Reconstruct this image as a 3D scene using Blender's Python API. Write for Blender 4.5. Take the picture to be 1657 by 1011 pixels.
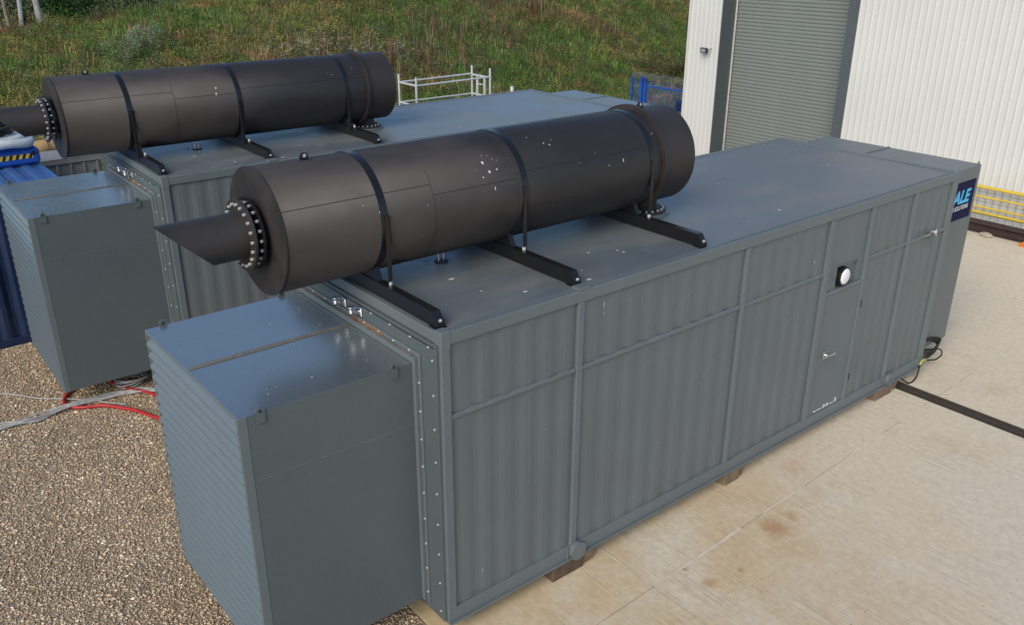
import bpy, bmesh, math, random
import numpy as np
from mathutils import Vector, Matrix

for o in list(bpy.data.objects):
    bpy.data.objects.remove(o)
scene = bpy.context.scene
col = scene.collection
PI = math.pi
rnd = random.Random(7)

# ------------------------------------------------------------------ camera, sky, sun, exposure
CAM = (-3.712, -5.513, 6.248)
YAW, PITCH, ROLL, FPX = math.radians(50.919), math.radians(22.945), math.radians(0.209), 1417.7
cf = Vector((math.cos(YAW)*math.cos(PITCH), math.sin(YAW)*math.cos(PITCH), -math.sin(PITCH)))
cr = Vector((math.sin(YAW), -math.cos(YAW), 0)); cu = cr.cross(cf)
c_, s_ = math.cos(ROLL), math.sin(ROLL)
right = c_*cr + s_*cu; up = -s_*cr + c_*cu
cam = bpy.data.cameras.new('camera'); camo = bpy.data.objects.new('camera', cam); col.objects.link(camo)
camo.matrix_world = Matrix(((right.x, up.x, -cf.x, CAM[0]), (right.y, up.y, -cf.y, CAM[1]), (right.z, up.z, -cf.z, CAM[2]), (0, 0, 0, 1)))
cam.sensor_fit = 'HORIZONTAL'; cam.sensor_width = 36.0; cam.lens = FPX/1657*36.0
cam.clip_start = 0.1; cam.clip_end = 2000
scene.camera = camo

SUN_TO = Vector((-0.74, -0.38, 0.58)).normalized()
world = bpy.data.worlds.new('World'); scene.world = world; world.use_nodes = True
wn = world.node_tree.nodes; wl = world.node_tree.links
sky = wn.new('ShaderNodeTexSky'); sky.sky_type = 'NISHITA'; sky.sun_disc = False
sky.sun_elevation = math.asin(SUN_TO.z); sky.sun_rotation = math.atan2(SUN_TO.x, SUN_TO.y)
sky.altitude = 50; sky.air_density = 1.0; sky.dust_density = 0.7; sky.ozone_density = 2.2
bg = wn['Background']; bg.inputs['Strength'].default_value = 0.12
tint = wn.new('ShaderNodeMix'); tint.data_type = 'RGBA'; tint.blend_type = 'MULTIPLY'; tint.inputs[0].default_value = 1.0; tint.inputs[7].default_value = (0.90, 1.0, 1.08, 1)
wl.new(sky.outputs[0], tint.inputs[6]); wl.new(tint.outputs[2], bg.inputs['Color'])
sun = bpy.data.lights.new('sun', 'SUN'); suno = bpy.data.objects.new('sun', sun); col.objects.link(suno)
sun.energy = 2.5; sun.angle = math.radians(44); sun.color = (1.0, 0.87, 0.70)
suno.rotation_euler = SUN_TO.to_track_quat('Z', 'Y').to_euler()
vs = scene.view_settings
vs.view_transform = 'Standard'; vs.look = 'None'; vs.exposure = 0.32; vs.gamma = 1.0; vs.use_curve_mapping = False

# ------------------------------------------------------------------ helpers
class MB:
    def __init__(s): s.v = []; s.f = []; s.sm = []
    def add(s, vs_, fs, smooth=False):
        n = len(s.v); s.v += [tuple(p) for p in vs_]
        s.f += [tuple(i+n for i in f) for f in fs]; s.sm += [smooth]*len(fs)
        return s
    def box(s, lo, hi, b=0.0):
        x0, y0, z0 = lo; x1, y1, z1 = hi
        if b <= 0:
            return s.add([(x0,y0,z0),(x1,y0,z0),(x1,y1,z0),(x0,y1,z0),(x0,y0,z1),(x1,y0,z1),(x1,y1,z1),(x0,y1,z1)],
                  [(0,3,2,1),(4,5,6,7),(0,1,5,4),(1,2,6,5),(2,3,7,6),(3,0,4,7)])
        b = min(b, (x1-x0)*.45, (y1-y0)*.45, (z1-z0)*.45)
        L = [lo, hi]; V = []; idx = {}
        for i in (0, 1):
            for j in (0, 1):
                for k in (0, 1):
                    c = [L[i][0], L[j][1], L[k][2]]; sg = [1-2*i, 1-2*j, 1-2*k]
                    for ax in range(3):   # vertex lying on the face of axis ax
                        p = [c[a] + (0 if a == ax else sg[a]*b) for a in range(3)]
                        idx[(i, j, k, ax)] = len(V); V.append(tuple(p))
        F = []
        def cen(f): return [sum(V[q][a] for q in f)/len(f) for a in range(3)]
        mid = [(lo[a]+hi[a])/2 for a in range(3)]
        def put(f):
            a, b_, c = Vector(V[f[0]]), Vector(V[f[1]]), Vector(V[f[2]])
            n = (b_-a).cross(c-a)
            if n.dot(Vector(cen(f))-Vector(mid)) < 0: f = f[::-1]
            F.append(tuple(f))
        for i in (0, 1):
            put([idx[(i,0,0,0)], idx[(i,1,0,0)], idx[(i,1,1,0)], idx[(i,0,1,0)]])
            put([idx[(0,i,0,1)], idx[(1,i,0,1)], idx[(1,i,1,1)], idx[(0,i,1,1)]])
            put([idx[(0,0,i,2)], idx[(1,0,i,2)], idx[(1,1,i,2)], idx[(0,1,i,2)]])
            for j in (0, 1):
                put([idx[(i,j,0,0)], idx[(i,j,1,0)], idx[(i,j,1,1)], idx[(i,j,0,1)]])
                put([idx[(i,0,j,0)], idx[(i,1,j,0)], idx[(i,1,j,2)], idx[(i,0,j,2)]])
                put([idx[(0,i,j,1)], idx[(1,i,j,1)], idx[(1,i,j,2)], idx[(0,i,j,2)]])
                for k in (0, 1): put([idx[(i,j,k,0)], idx[(i,j,k,1)], idx[(i,j,k,2)]])
        return s.add(V, F)
    def cyl(s, p0, p1, r0, r1=None, n=24, caps=True, smooth=True, ends=None):
        r1 = r0 if r1 is None else r1
        p0 = Vector(p0); p1 = Vector(p1); d = (p1-p0).normalized()
        a = d.orthogonal().normalized(); b = d.cross(a)
        A = [p0+r0*(math.cos(t)*a+math.sin(t)*b) for t in [2*PI*i/n for i in range(n)]]
        B = [p1+r1*(math.cos(t)*a+math.sin(t)*b) for t in [2*PI*i/n for i in range(n)]]
        s.add(A+B, [(i, (i+1) % n, n+(i+1) % n, n+i) for i in range(n)], smooth)
        if caps:
            s.add(A, [tuple(range(n))[::-1]]); s.add(B, [tuple(range(n))])
        return s
    def lathe(s, prof, axis_o, axis_d, n=48, smooth=True):
        # prof: list of (t along axis, r); a None splits the smoothing
        o = Vector(axis_o); d = Vector(axis_d).normalized()
        a = d.orthogonal().normalized(); b = d.cross(a)
        runs = [[]]
        for p in prof:
            if p is None: runs.append([runs[-1][-1]])
            else: runs[-1].append(p)
        for run in runs:
            V = []; F = []
            for t, r in run:
                V += [o+d*t+r*(math.cos(q)*a+math.sin(q)*b) for q in [2*PI*i/n for i in range(n)]]
            for k in range(len(run)-1):
                for i in range(n):
                    j = (i+1) % n
                    F.append((k*n+i, k*n+j, (k+1)*n+j, (k+1)*n+i))
            s.add(V, F, smooth)
        return s
    def tube(s, pts, r, n=8, closed=False):
        P = [Vector(p) for p in pts]; m = len(P); V = []; F = []
        pa = None
        for i in range(m):
            if closed: d = (P[(i+1) % m]-P[i-1]).normalized()
            else: d = (P[min(i+1, m-1)]-P[max(i-1, 0)]).normalized()
            a = d.orthogonal().normalized() if pa is None else (pa-d*pa.dot(d)).normalized()
            pa = a; b = d.cross(a); rr = r[i] if isinstance(r, (list, tuple)) else r
            V += [P[i]+rr*(math.cos(q)*a+math.sin(q)*b) for q in [2*PI*k/n for k in range(n)]]
        for i in range(m if closed else m-1):
            j = (i+1) % m
            for k in range(n):
                l = (k+1) % n
                F.append((i*n+k, i*n+l, j*n+l, j*n+k))
        s.add(V, F, True)
        if not closed:
            s.add(V[:n], [tuple(range(n))[::-1]]); s.add(V[-n:], [tuple(range(n))])
        return s
    def prism(s, poly, axis, a0, a1):
        # poly in the two other axes (cyclic order), extruded along axis
        def P(p, t):
            if axis == 'x': return (t, p[0], p[1])
            if axis == 'y': return (p[0], t, p[1])
            return (p[0], p[1], t)
        n = len(poly); V = [P(p, a0) for p in poly]+[P(p, a1) for p in poly]
        F = [(i, (i+1) % n, n+(i+1) % n, n+i) for i in range(n)]+[tuple(range(n))[::-1], tuple(range(n, 2*n))]
        return s.add(V, F)
    def mesh(s, name):
        me = bpy.data.meshes.new(name); me.from_pydata(s.v, [], s.f)
        me.polygons.foreach_set('use_smooth', s.sm)
        bm = bmesh.new(); bm.from_mesh(me); bmesh.ops.recalc_face_normals(bm, faces=bm.faces); bm.to_mesh(me); bm.free()
        me.update(); return me
    def build(s, name, mat, parent=None, loc=None):
        o = bpy.data.objects.new(name, s.mesh(name)); o.data.materials.append(mat)
        col.objects.link(o)
        if parent: o.parent = parent
        if loc: o.location = loc
        return o

def tag(o, label=None, cat=None, group=None, kind=None):
    if label: o['label'] = label
    if cat: o['category'] = cat
    if group: o['group'] = group
    if kind: o['kind'] = kind
    return o
def empty(name, loc=(0, 0, 0), rz=0):
    o = bpy.data.objects.new(name, None); col.objects.link(o); o.location = loc; o.rotation_euler = (0, 0, rz)
    o.empty_display_size = 0.2
    return o
def inst(src, name, parent, loc, rot=None):
    o = bpy.data.objects.new(name, src.data if isinstance(src, bpy.types.Object) else src); col.objects.link(o)
    o.parent = parent; o.location = loc
    if rot: o.rotation_euler = rot
    return o
def copy_tree(o, parent=None):
    c = o.copy(); col.objects.link(c); c.parent = parent
    for ch in list(o.children): copy_tree(ch, c)
    return c
def smooth_path(pts, k=6):
    P = [Vector(p) for p in pts]; P = [P[0]]+P+[P[-1]]; out = []
    for i in range(1, len(P)-2):
        a, b, c, d = P[i-1], P[i], P[i+1], P[i+2]
        for j in range(k):
            t = j/k
            out.append(0.5*((2*b)+(c-a)*t+(2*a-5*b+4*c-d)*t*t+(3*b-a-3*c+d)*t**3))
    out.append(P[-2]); return out

# ------------------------------------------------------------------ materials
def mat_new(name):
    m = bpy.data.materials.new(name); m.use_nodes = True
    return m, m.node_tree.nodes, m.node_tree.links, m.node_tree.nodes['Principled BSDF']
def N(nt, t, **k):
    n = nt.new(t)
    for a, b in k.items(): setattr(n, a, b)
    return n
def noise(nt, lk, vec, scale, detail=4, rough=0.55, dist=0.0):
    n = nt.new('ShaderNodeTexNoise'); n.inputs['Scale'].default_value = scale
    n.inputs['Detail'].default_value = detail; n.inputs['Roughness'].default_value = rough; n.inputs['Distortion'].default_value = dist
    if vec is not None: lk.new(vec, n.inputs['Vector'])
    return n
def ramp(nt, lk, fac, stops):
    r = nt.new('ShaderNodeValToRGB'); e = r.color_ramp.elements
    while len(e) < len(stops): e.new(0.5)
    for i, (p, c) in enumerate(stops):
        e[i].position = p; e[i].color = (c, c, c, 1) if isinstance(c, (int, float)) else (*c, 1)
    lk.new(fac, r.inputs[0]); return r
def mix(nt, lk, fac, a, b, blend='MIX'):
    m = nt.new('ShaderNodeMix'); m.data_type = 'RGBA'; m.blend_type = blend
    for i, v in ((0, fac), (6, a), (7, b)):
        s = m.inputs[i]
        if isinstance(v, bpy.types.NodeSocket): lk.new(v, s)
        elif isinstance(v, (int, float)): s.default_value = v if i == 0 else (v, v, v, 1)
        else: s.default_value = (*v, 1)
    return m.outputs[2]
def mapping(nt, lk, scale=(1, 1, 1), coord='Object', loc=(0, 0, 0)):
    tc = nt.new('ShaderNodeTexCoord'); mp = nt.new('ShaderNodeMapping')
    mp.inputs['Scale'].default_value = scale; mp.inputs['Location'].default_value = loc
    lk.new(tc.outputs[coord], mp.inputs[0]); return mp.outputs[0]
def bump(nt, lk, h, strength, dist, p):
    b = nt.new('ShaderNodeBump'); b.inputs['Strength'].default_value = strength; b.inputs['Distance'].default_value = dist
    lk.new(h, b.inputs['Height']); lk.new(b.outputs[0], p.inputs['Normal'])

def paint(name, colr, rough=0.4, var=0.12, dust=0.0, dustc=(0.26, 0.24, 0.2), scale=1.3, streak=0.0, spec=0.5, wav=0.0, coat=0.0, coatr=0.12, cior=1.9):
    m, nt, lk, p = mat_new(name)
    p.inputs['Coat Weight'].default_value = coat; p.inputs['Coat Roughness'].default_value = coatr; p.inputs['Coat IOR'].default_value = cior
    v = mapping(nt, lk)
    n1 = noise(nt, lk, v, scale, 5, 0.6)
    f1 = ramp(nt, lk, n1.outputs[0], [(0.3, 1-var), (0.7, 1+var*0.6)])
    c = mix(nt, lk, 1.0, colr, f1.outputs[0], 'MULTIPLY')
    n2 = noise(nt, lk, v, 34, 3, 0.6)
    f2 = ramp(nt, lk, n2.outputs[0], [(0.35, 0.95), (0.7, 1.04)])
    c = mix(nt, lk, 1.0, c, f2.outputs[0], 'MULTIPLY')
    if streak:
        vv = mapping(nt, lk, (7, 7, 0.35)); n3 = noise(nt, lk, vv, 1.6, 4, 0.6)
        f3 = ramp(nt, lk, n3.outputs[0], [(0.56, 0.0), (0.8, streak)])
        c = mix(nt, lk, f3.outputs[0], c, dustc)
    fr = ramp(nt, lk, n1.outputs[0], [(0.3, rough-0.06), (0.75, rough+0.12)])
    rr = fr.outputs[0]
    if dust:
        vd = mapping(nt, lk, (0.55, 1.3, 1)); n4 = noise(nt, lk, vd, 1.1, 6, 0.62, 0.4)
        f4 = ramp(nt, lk, n4.outputs[0], [(0.46, 0.0), (0.66, dust)])
        c = mix(nt, lk, f4.outputs[0], c, dustc)
        rr = mix(nt, lk, f4.outputs[0], rr, 0.8)
    lk.new(c, p.inputs['Base Color']); lk.new(rr, p.inputs['Roughness'])
    p.inputs['Specular IOR Level'].default_value = spec
    if wav:
        nb = noise(nt, lk, v, 2.2, 2, 0.5); bump(nt, lk, nb.outputs[0], wav, 0.05, p)
    return m
def plain(name, colr, rough=0.5, metal=0.0, var=0.15, scale=12):
    m, nt, lk, p = mat_new(name)
    n1 = noise(nt, lk, mapping(nt, lk), scale, 4, 0.6)
    f1 = ramp(nt, lk, n1.outputs[0], [(0.3, 1-var), (0.7, 1+var*0.5)])
    c = mix(nt, lk, 1.0, colr, f1.outputs[0], 'MULTIPLY')
    lk.new(c, p.inputs['Base Color']); p.inputs['Roughness'].default_value = rough; p.inputs['Metallic'].default_value = metal
    return m
def vcol(name, rough=0.8, spec=0.25, trans=0.0):
    m, nt, lk, p = mat_new(name)
    a = nt.new('ShaderNodeAttribute'); a.attribute_name = 'Col'
    lk.new(a.outputs['Color'], p.inputs['Base Color']); p.inputs['Roughness'].default_value = rough
    p.inputs['Specular IOR Level'].default_value = spec
    if trans:
        tr = nt.new('ShaderNodeBsdfTranslucent'); ms = nt.new('ShaderNodeMixShader'); ms.inputs[0].default_value = trans
        lk.new(a.outputs['Color'], tr.inputs['Color']); lk.new(p.outputs[0], ms.inputs[1]); lk.new(tr.outputs[0], ms.inputs[2])
        lk.new(ms.outputs[0], nt['Material Output'].inputs['Surface'])
    return m

GREY = (0.121, 0.143, 0.149)
M = {}
M['side'] = paint('grey_side_paint', GREY, 0.42, 0.09, streak=0.12)
M['frame'] = paint('grey_frame_paint', (0.128, 0.153, 0.161), 0.4, 0.07, streak=0.08)
M['roof'] = paint('grey_roof_paint', (0.122, 0.147, 0.160), 0.42, 0.12, dust=0.5, dustc=(0.215, 0.21, 0.18), wav=0.03, coat=0.22, coatr=0.3)
M['box'] = paint('grey_box_paint_dimmed', (0.092, 0.114, 0.120), 0.36, 0.05, wav=0.04)  # same paint as the sides; its darker reflections are put into the colour
M['boxtop'] = paint('grey_box_top_paint', (0.105, 0.130, 0.142), 0.26, 0.06, wav=0.0, coat=1.0, coatr=0.24, cior=2.5)
M['louvre'] = paint('grey_louvre_paint', (0.115, 0.145, 0.162), 0.38, 0.05, coat=0.4, coatr=0.25)
M['sil'] = paint('silencer_black_paint', (0.021, 0.0185, 0.0185), 0.45, 0.22, wav=0.03, dust=0.45, dustc=(0.052, 0.045, 0.041), scale=0.9)
M['silrust'] = paint('silencer_brown_steel', (0.030, 0.024, 0.0225), 0.5, 0.2, dust=0.18, dustc=(0.10, 0.07, 0.05))
M['black'] = plain('black_gloss_steel', (0.010, 0.010, 0.011), 0.32)
M['dull'] = plain('black_rubber', (0.013, 0.013, 0.014), 0.6)
M['zinc'] = plain('zinc_bolt', (0.56, 0.56, 0.56), 0.4, 0.2)
M['chrome'] = plain('bright_fitting', (0.70, 0.70, 0.71), 0.2, 0.95)
M['sealant'] = plain('tan_sealant', (0.165, 0.157, 0.138), 0.75, 0, 0.3)
M['rust'] = plain('orange_rust_line', (0.30, 0.13, 0.045), 0.8, 0, 0.4, 20)
M['white'] = plain('white_diffuser', (0.82, 0.82, 0.86), 0.3, 0, 0.03)
M['whitespot'] = plain('white_droppings', (0.62, 0.62, 0.60), 0.8, 0, 0.1)
M['navy'] = plain('navy_sign', (0.012, 0.013, 0.052), 0.5, 0, 0.05)
_p = M['navy'].node_tree.nodes['Principled BSDF']; _p.inputs['Roughness'].default_value = 0.75; _p.inputs['Specular IOR Level'].default_value = 0.12
M['cyan'] = plain('cyan_print', (0.06, 0.48, 0.80), 0.45, 0, 0.03)
M['whitep'] = plain('white_print', (0.75, 0.76, 0.82), 0.45, 0, 0.03)
M['timber'] = plain('dark_wet_timber', (0.105, 0.068, 0.045), 0.8, 0, 0.45, 9)
M['timber2'] = plain('weathered_timber', (0.19, 0.135, 0.09), 0.8, 0, 0.4, 9)
M['clad'] = paint('white_cladding', (0.60, 0.60, 0.57), 0.55, 0.035, streak=0.05, dustc=(0.45, 0.43, 0.38), scale=0.5)
M['jamb'] = paint('dark_grey_jamb', (0.075, 0.09, 0.098), 0.5, 0.06)
M['shutter'] = paint('grey_green_shutter', (0.185, 0.205, 0.192), 0.42, 0.05, streak=0.06)
M['yellow'] = paint('yellow_barrier_paint', (0.62, 0.44, 0.045), 0.5, 0.15)
M['beam'] = paint('rusty_brown_beam', (0.055, 0.032, 0.026), 0.75, 0.35, scale=4)
M['galv'] = plain('galvanised_tube', (0.60, 0.615, 0.60), 0.45, 0.25, 0.15)
M['bluefence'] = paint('blue_fence_paint', (0.012, 0.075, 0.36), 0.45, 0.1)
M['wire'] = plain('grey_wire', (0.20, 0.22, 0.23), 0.5, 0.5)
M['bluecont'] = paint('navy_container_paint', (0.007, 0.021, 0.068), 0.4, 0.1, streak=0.08)
M['blueplas'] = plain('blue_plastic', (0.012, 0.085, 0.42), 0.45, 0, 0.12)
M['greyplas'] = plain('grey_plastic', (0.26, 0.265, 0.25), 0.6, 0, 0.15)
M['tan'] = plain('tan_hessian_roll', (0.44, 0.29, 0.13), 0.85, 0, 0.3)
M['cloth'] = plain('pale_blue_white_fabric', (0.60, 0.66, 0.68), 0.8, 0, 0.15)
M['red'] = plain('red_cable', (0.42, 0.018, 0.022), 0.45, 0, 0.1)
M['greycable'] = plain('pale_grey_cable', (0.45, 0.45, 0.44), 0.5, 0, 0.2)
M['greencable'] = plain('yellow_green_cable', (0.40, 0.48, 0.06), 0.5, 0, 0.1)
M['orange'] = plain('orange_plastic', (0.62, 0.17, 0.02), 0.5, 0, 0.1)
M['hyellow'] = plain('hazard_yellow', (0.72, 0.50, 0.05), 0.5, 0, 0.1)
M['stone'] = plain('pale_stone', (0.42, 0.37, 0.29), 0.85, 0, 0.25)
M['bark'] = plain('pale_bark', (0.50, 0.49, 0.45), 0.85, 0, 0.5, 14)
M['darkbark'] = plain('grey_bark', (0.23, 0.20, 0.165), 0.9, 0, 0.4, 14)
M['leafv'] = vcol('leaf_colours', 0.75, 0.25, 0.35)
M['pebv'] = vcol('pebble_colours', 0.75, 0.3)
M['grating'] = plain('dark_drain_grating', (0.075, 0.058, 0.047), 0.75, 0.1, 0.4, 30)
M['primer'] = plain('bare_white_primer', (0.62, 0.63, 0.63), 0.6, 0, 0.2, 30)

# concrete
m, nt, lk, p = mat_new('brushed_concrete')
tc = nt.new('ShaderNodeTexCoord'); geo = nt.new('ShaderNodeNewGeometry'); W_ = geo.outputs['Position']
def wmap(scale, loc=(0, 0, 0), rot=0):
    mp = nt.new('ShaderNodeMapping'); mp.inputs['Scale'].default_value = scale; mp.inputs['Location'].default_value = loc
    mp.inputs['Rotation'].default_value = (0, 0, rot); lk.new(W_, mp.inputs[0]); return mp.outputs[0]
big = noise(nt, lk, wmap((1, 1, 1)), 0.55, 6, 0.66)
cb = ramp(nt, lk, big.outputs[0], [(0.32, (0.52, 0.39, 0.215)), (0.5, (0.57, 0.46, 0.30)), (0.68, (0.62, 0.56, 0.44))])
# slabs further along the yard are greyer than the tan one at the gravel edge
sx = nt.new('ShaderNodeSeparateXYZ'); lk.new(wmap((1, 1, 1), (0, 0, 0), 0.35), sx.inputs[0])
fx = nt.new('ShaderNodeMapRange'); fx.inputs[1].default_value = 3.0; fx.inputs[2].default_value = 6.5; lk.new(sx.outputs[0], fx.inputs[0])
c = mix(nt, lk, fx.outputs[0], cb.outputs[0], (0.635, 0.565, 0.44))
st = noise(nt, lk, wmap((16, 0.55, 1), (0, 0, 0), 0.04), 1.5, 5, 0.7)
stf = ramp(nt, lk, st.outputs[0], [(0.28, 0.62), (0.5, 1.0), (0.78, 1.25)])
pm = noise(nt, lk, wmap((1, 1, 1), (5, 2, 0)), 0.7, 3, 0.5)
pmf = ramp(nt, lk, pm.outputs[0], [(0.45, 0.06), (0.70, 0.85)])
c = mix(nt, lk, pmf.outputs[0], c, mix(nt, lk, 1.0, c, stf.outputs[0], 'MULTIPLY'))
mot = noise(nt, lk, wmap((1, 1, 1)), 11, 6, 0.72)
c = mix(nt, lk, 1.0, c, ramp(nt, lk, mot.outputs[0], [(0.3, 0.86), (0.7, 1.10)]).outputs[0], 'MULTIPLY')
ora = noise(nt, lk, wmap((1, 1, 1), (2.3, 0, 0)), 0.9, 5, 0.66)
c = mix(nt, lk, ramp(nt, lk, ora.outputs[0], [(0.56, 0.0), (0.76, 0.42)]).outputs[0], c, (0.40, 0.235, 0.09))
grm = noise(nt, lk, wmap((1, 1, 1), (7.7, 3, 0)), 1.4, 6, 0.7)
c = mix(nt, lk, ramp(nt, lk, grm.outputs[0], [(0.58, 0.0), (0.8, 0.35)]).outputs[0], c, (0.29, 0.26, 0.205))
wob = noise(nt, lk, W_, 6, 4, 0.7)
for (px, py, rr_, am) in ((3.95, -0.93, 0.27, 0.75), (4.28, -0.90, 0.14, 0.5), (2.58, -0.74, 0.075, 0.95), (3.04, -1.14, 0.06, 0.8), (2.63, -1.07, 0.12, 0.6), (5.2, -0.35, 0.3, 0.3)):
    d = nt.new('ShaderNodeVectorMath'); d.operation = 'DISTANCE'; lk.new(W_, d.inputs[0]); d.inputs[1].default_value = (px, py, 0)
    ad = nt.new('ShaderNodeMath'); ad.operation = 'MULTIPLY_ADD'; lk.new(wob.outputs[0], ad.inputs[0]); ad.inputs[1].default_value = rr_*1.6
    lk.new(d.outputs['Value'], ad.inputs[2])
    mr = nt.new('ShaderNodeMapRange'); mr.inputs[1].default_value = rr_*1.75; mr.inputs[2].default_value = rr_*0.75
    mr.inputs[3].default_value = 0; mr.inputs[4].default_value = am; lk.new(ad.outputs[0], mr.inputs[0])
    c = mix(nt, lk, mr.outputs[0], c, (0.36, 0.155, 0.05))
spk = nt.new('ShaderNodeTexVoronoi'); spk.inputs['Scale'].default_value = 7; lk.new(W_, spk.inputs['Vector'])
c = mix(nt, lk, ramp(nt, lk, spk.outputs['Distance'], [(0.03, 0.75), (0.075, 0.0)]).outputs[0], c, (0.10, 0.085, 0.065))
lk.new(c, p.inputs['Base Color']); p.inputs['Roughness'].default_value = 0.85; p.inputs['Specular IOR Level'].default_value = 0.25
bump(nt, lk, st.outputs[0], 0.35, 0.02, p)
M['concrete'] = m

# gravel bed under the pebbles
m, nt, lk, p = mat_new('gravel_bed')
v = mapping(nt, lk)
vo = nt.new('ShaderNodeTexVoronoi'); vo.inputs['Scale'].default_value = 70; lk.new(v, vo.inputs['Vector'])
sep = nt.new('ShaderNodeSeparateColor'); lk.new(vo.outputs['Color'], sep.inputs[0])
cr_ = ramp(nt, lk, sep.outputs[0], [(0.0, (0.24, 0.18, 0.115)), (0.4, (0.36, 0.275, 0.175)), (0.75, (0.45, 0.36, 0.24)), (1.0, (0.60, 0.51, 0.38))])
n1 = noise(nt, lk, v, 0.8, 4)
c = mix(nt, lk, 1.0, cr_.outputs[0], ramp(nt, lk, n1.outputs[0], [(0.3, 0.7), (0.7, 1.1)]).outputs[0], 'MULTIPLY')
lk.new(c, p.inputs['Base Color']); p.inputs['Roughness'].default_value = 0.85
bump(nt, lk, vo.outputs['Distance'], 0.8, 0.02, p)
M['gravel'] = m
# soil under the grass
m, nt, lk, p = mat_new('grassy_soil')
v = mapping(nt, lk)
n1 = noise(nt, lk, v, 0.35, 6, 0.65); n2 = noise(nt, lk, v, 5, 5, 0.7)
c = ramp(nt, lk, n1.outputs[0], [(0.35, (0.045, 0.075, 0.018)), (0.55, (0.075, 0.085, 0.026)), (0.7, (0.10, 0.075, 0.04))]).outputs[0]
c = mix(nt, lk, 1.0, c, ramp(nt, lk, n2.outputs[0], [(0.3, 0.6), (0.7, 1.2)]).outputs[0], 'MULTIPLY')
lk.new(c, p.inputs['Base Color']); p.inputs['Roughness'].default_value = 0.95
bump(nt, lk, n2.outputs[0], 0.8, 0.1, p)
M['soil'] = m

# ------------------------------------------------------------------ terrain
def sstep(a, b, x):
    t = np.clip((x-a)/(b-a), 0, 1); return t*t*(3-2*t)
def vnoise(x, y, seed=0):
    xi = np.floor(x); yi = np.floor(y); fx = x-xi; fy = y-yi
    fx = fx*fx*(3-2*fx); fy = fy*fy*(3-2*fy)
    def h(a, b):
        q = np.sin(a*127.1+b*311.7+seed*74.7)*43758.5453; return q-np.floor(q)
    return (h(xi, yi)*(1-fx)+h(xi+1, yi)*fx)*(1-fy)+(h(xi, yi+1)*(1-fx)+h(xi+1, yi+1)*fx)*fy
def fbm(x, y, seed=0):
    return 0.55*vnoise(x, y, seed)+0.3*vnoise(x*2.1, y*2.1, seed+3)+0.15*vnoise(x*4.3, y*4.3, seed+5)
def hgt(x, y):
    x = np.asarray(x, float); y = np.asarray(y, float)
    y0 = 14.2+0.33*np.clip(x, -30, 40)
    s = (y-y0)*0.95
    m_ = 0.27+0.010*np.clip(x, 0, 26)
    cap = 4.3+2.4*sstep(9, 20, x)+3.0*sstep(18, 34, x)
    r = np.maximum(s, 0); ramp_ = m_*(np.sqrt(r*r+1.2)-math.sqrt(1.2))
    h = cap*(1-np.exp(-(ramp_/cap)**1)) if False else cap*np.tanh((ramp_/cap)**1.0*1.02)
    h = h+0.16*(fbm(x*0.5, y*0.5, 2)-0.5)*sstep(0, 2, s)*2
    h = h-0.25*np.maximum(0, s-15.5)*(1-sstep(11, 20, x))
    return h-0.07
xs = np.concatenate([np.arange(-400, -40, 40.), np.arange(-40, 60, 0.8), np.arange(60, 421, 40.)])
ys = np.concatenate([np.arange(-400, -20, 40.), np.arange(-20, 12, 4.), np.arange(12, 60, 0.8), np.arange(60, 421, 40.)])
gx, gy = np.meshgrid(xs, ys, indexing='xy'); gz = hgt(gx, gy)
V = np.stack([gx.ravel(), gy.ravel(), gz.ravel()], 1); nx = len(xs); ny = len(ys)
ii, jj = np.meshgrid(np.arange(nx-1), np.arange(ny-1), indexing='xy'); q0 = (jj*nx+ii).ravel()
F = np.stack([q0, q0+1, q0+nx+1, q0+nx], 1)
me = bpy.data.meshes.new('ground'); me.from_pydata(V.tolist(), [], F.tolist()); me.polygons.foreach_set('use_smooth', [True]*len(F))
me.materials.append(M['soil']); go = bpy.data.objects.new('ground', me); col.objects.link(go); tag(go, 'grassy ground rising into a bank', kind='structure')
# gravel sheet
b = MB(); b.box((-40, -40, -0.06), (-0.07, 13.5, -0.012)); tag(b.build('gravel_yard', M['gravel']), 'brown gravel yard', kind='structure')
# concrete slabs
base = MB().box((-0.06, -40, -0.065), (17.9, 13.0, -0.03)).build('concrete_yard', M['concrete']); tag(base, 'pale concrete yard', kind='structure')
xj = [-0.06, 2.10, 8.30, 8.56, 14.2, 17.9]
def jl(x): return -0.735+0.032*(x-2.1)        # the long joint runs at a small angle to the containers
for a, c_x in zip(xj[:-1], xj[1:]):
    if abs(a-8.30) < 1e-6: continue
    for (lo_, hi_) in ((-40, -10.5), (-10.5, -5.4), (-5.4, 'j'), ('j', 4.4), (4.4, 9.0), (9.0, 13.0)):
        g = 0.004
        def yy(t, x): return jl(x) if t == 'j' else t
        sk = (lambda x, y: x-0.0*y)
        poly = [(a+g, yy(lo_, a)+g), (c_x-g, yy(lo_, c_x)+g), (c_x-g, yy(hi_, c_x)-g), (a+g, yy(hi_, a)-g)]
        MB().prism(poly, 'z', -0.029, 0.0 if rnd.random() < 2 else 0).build('slab', M['concrete'], base)
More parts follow.
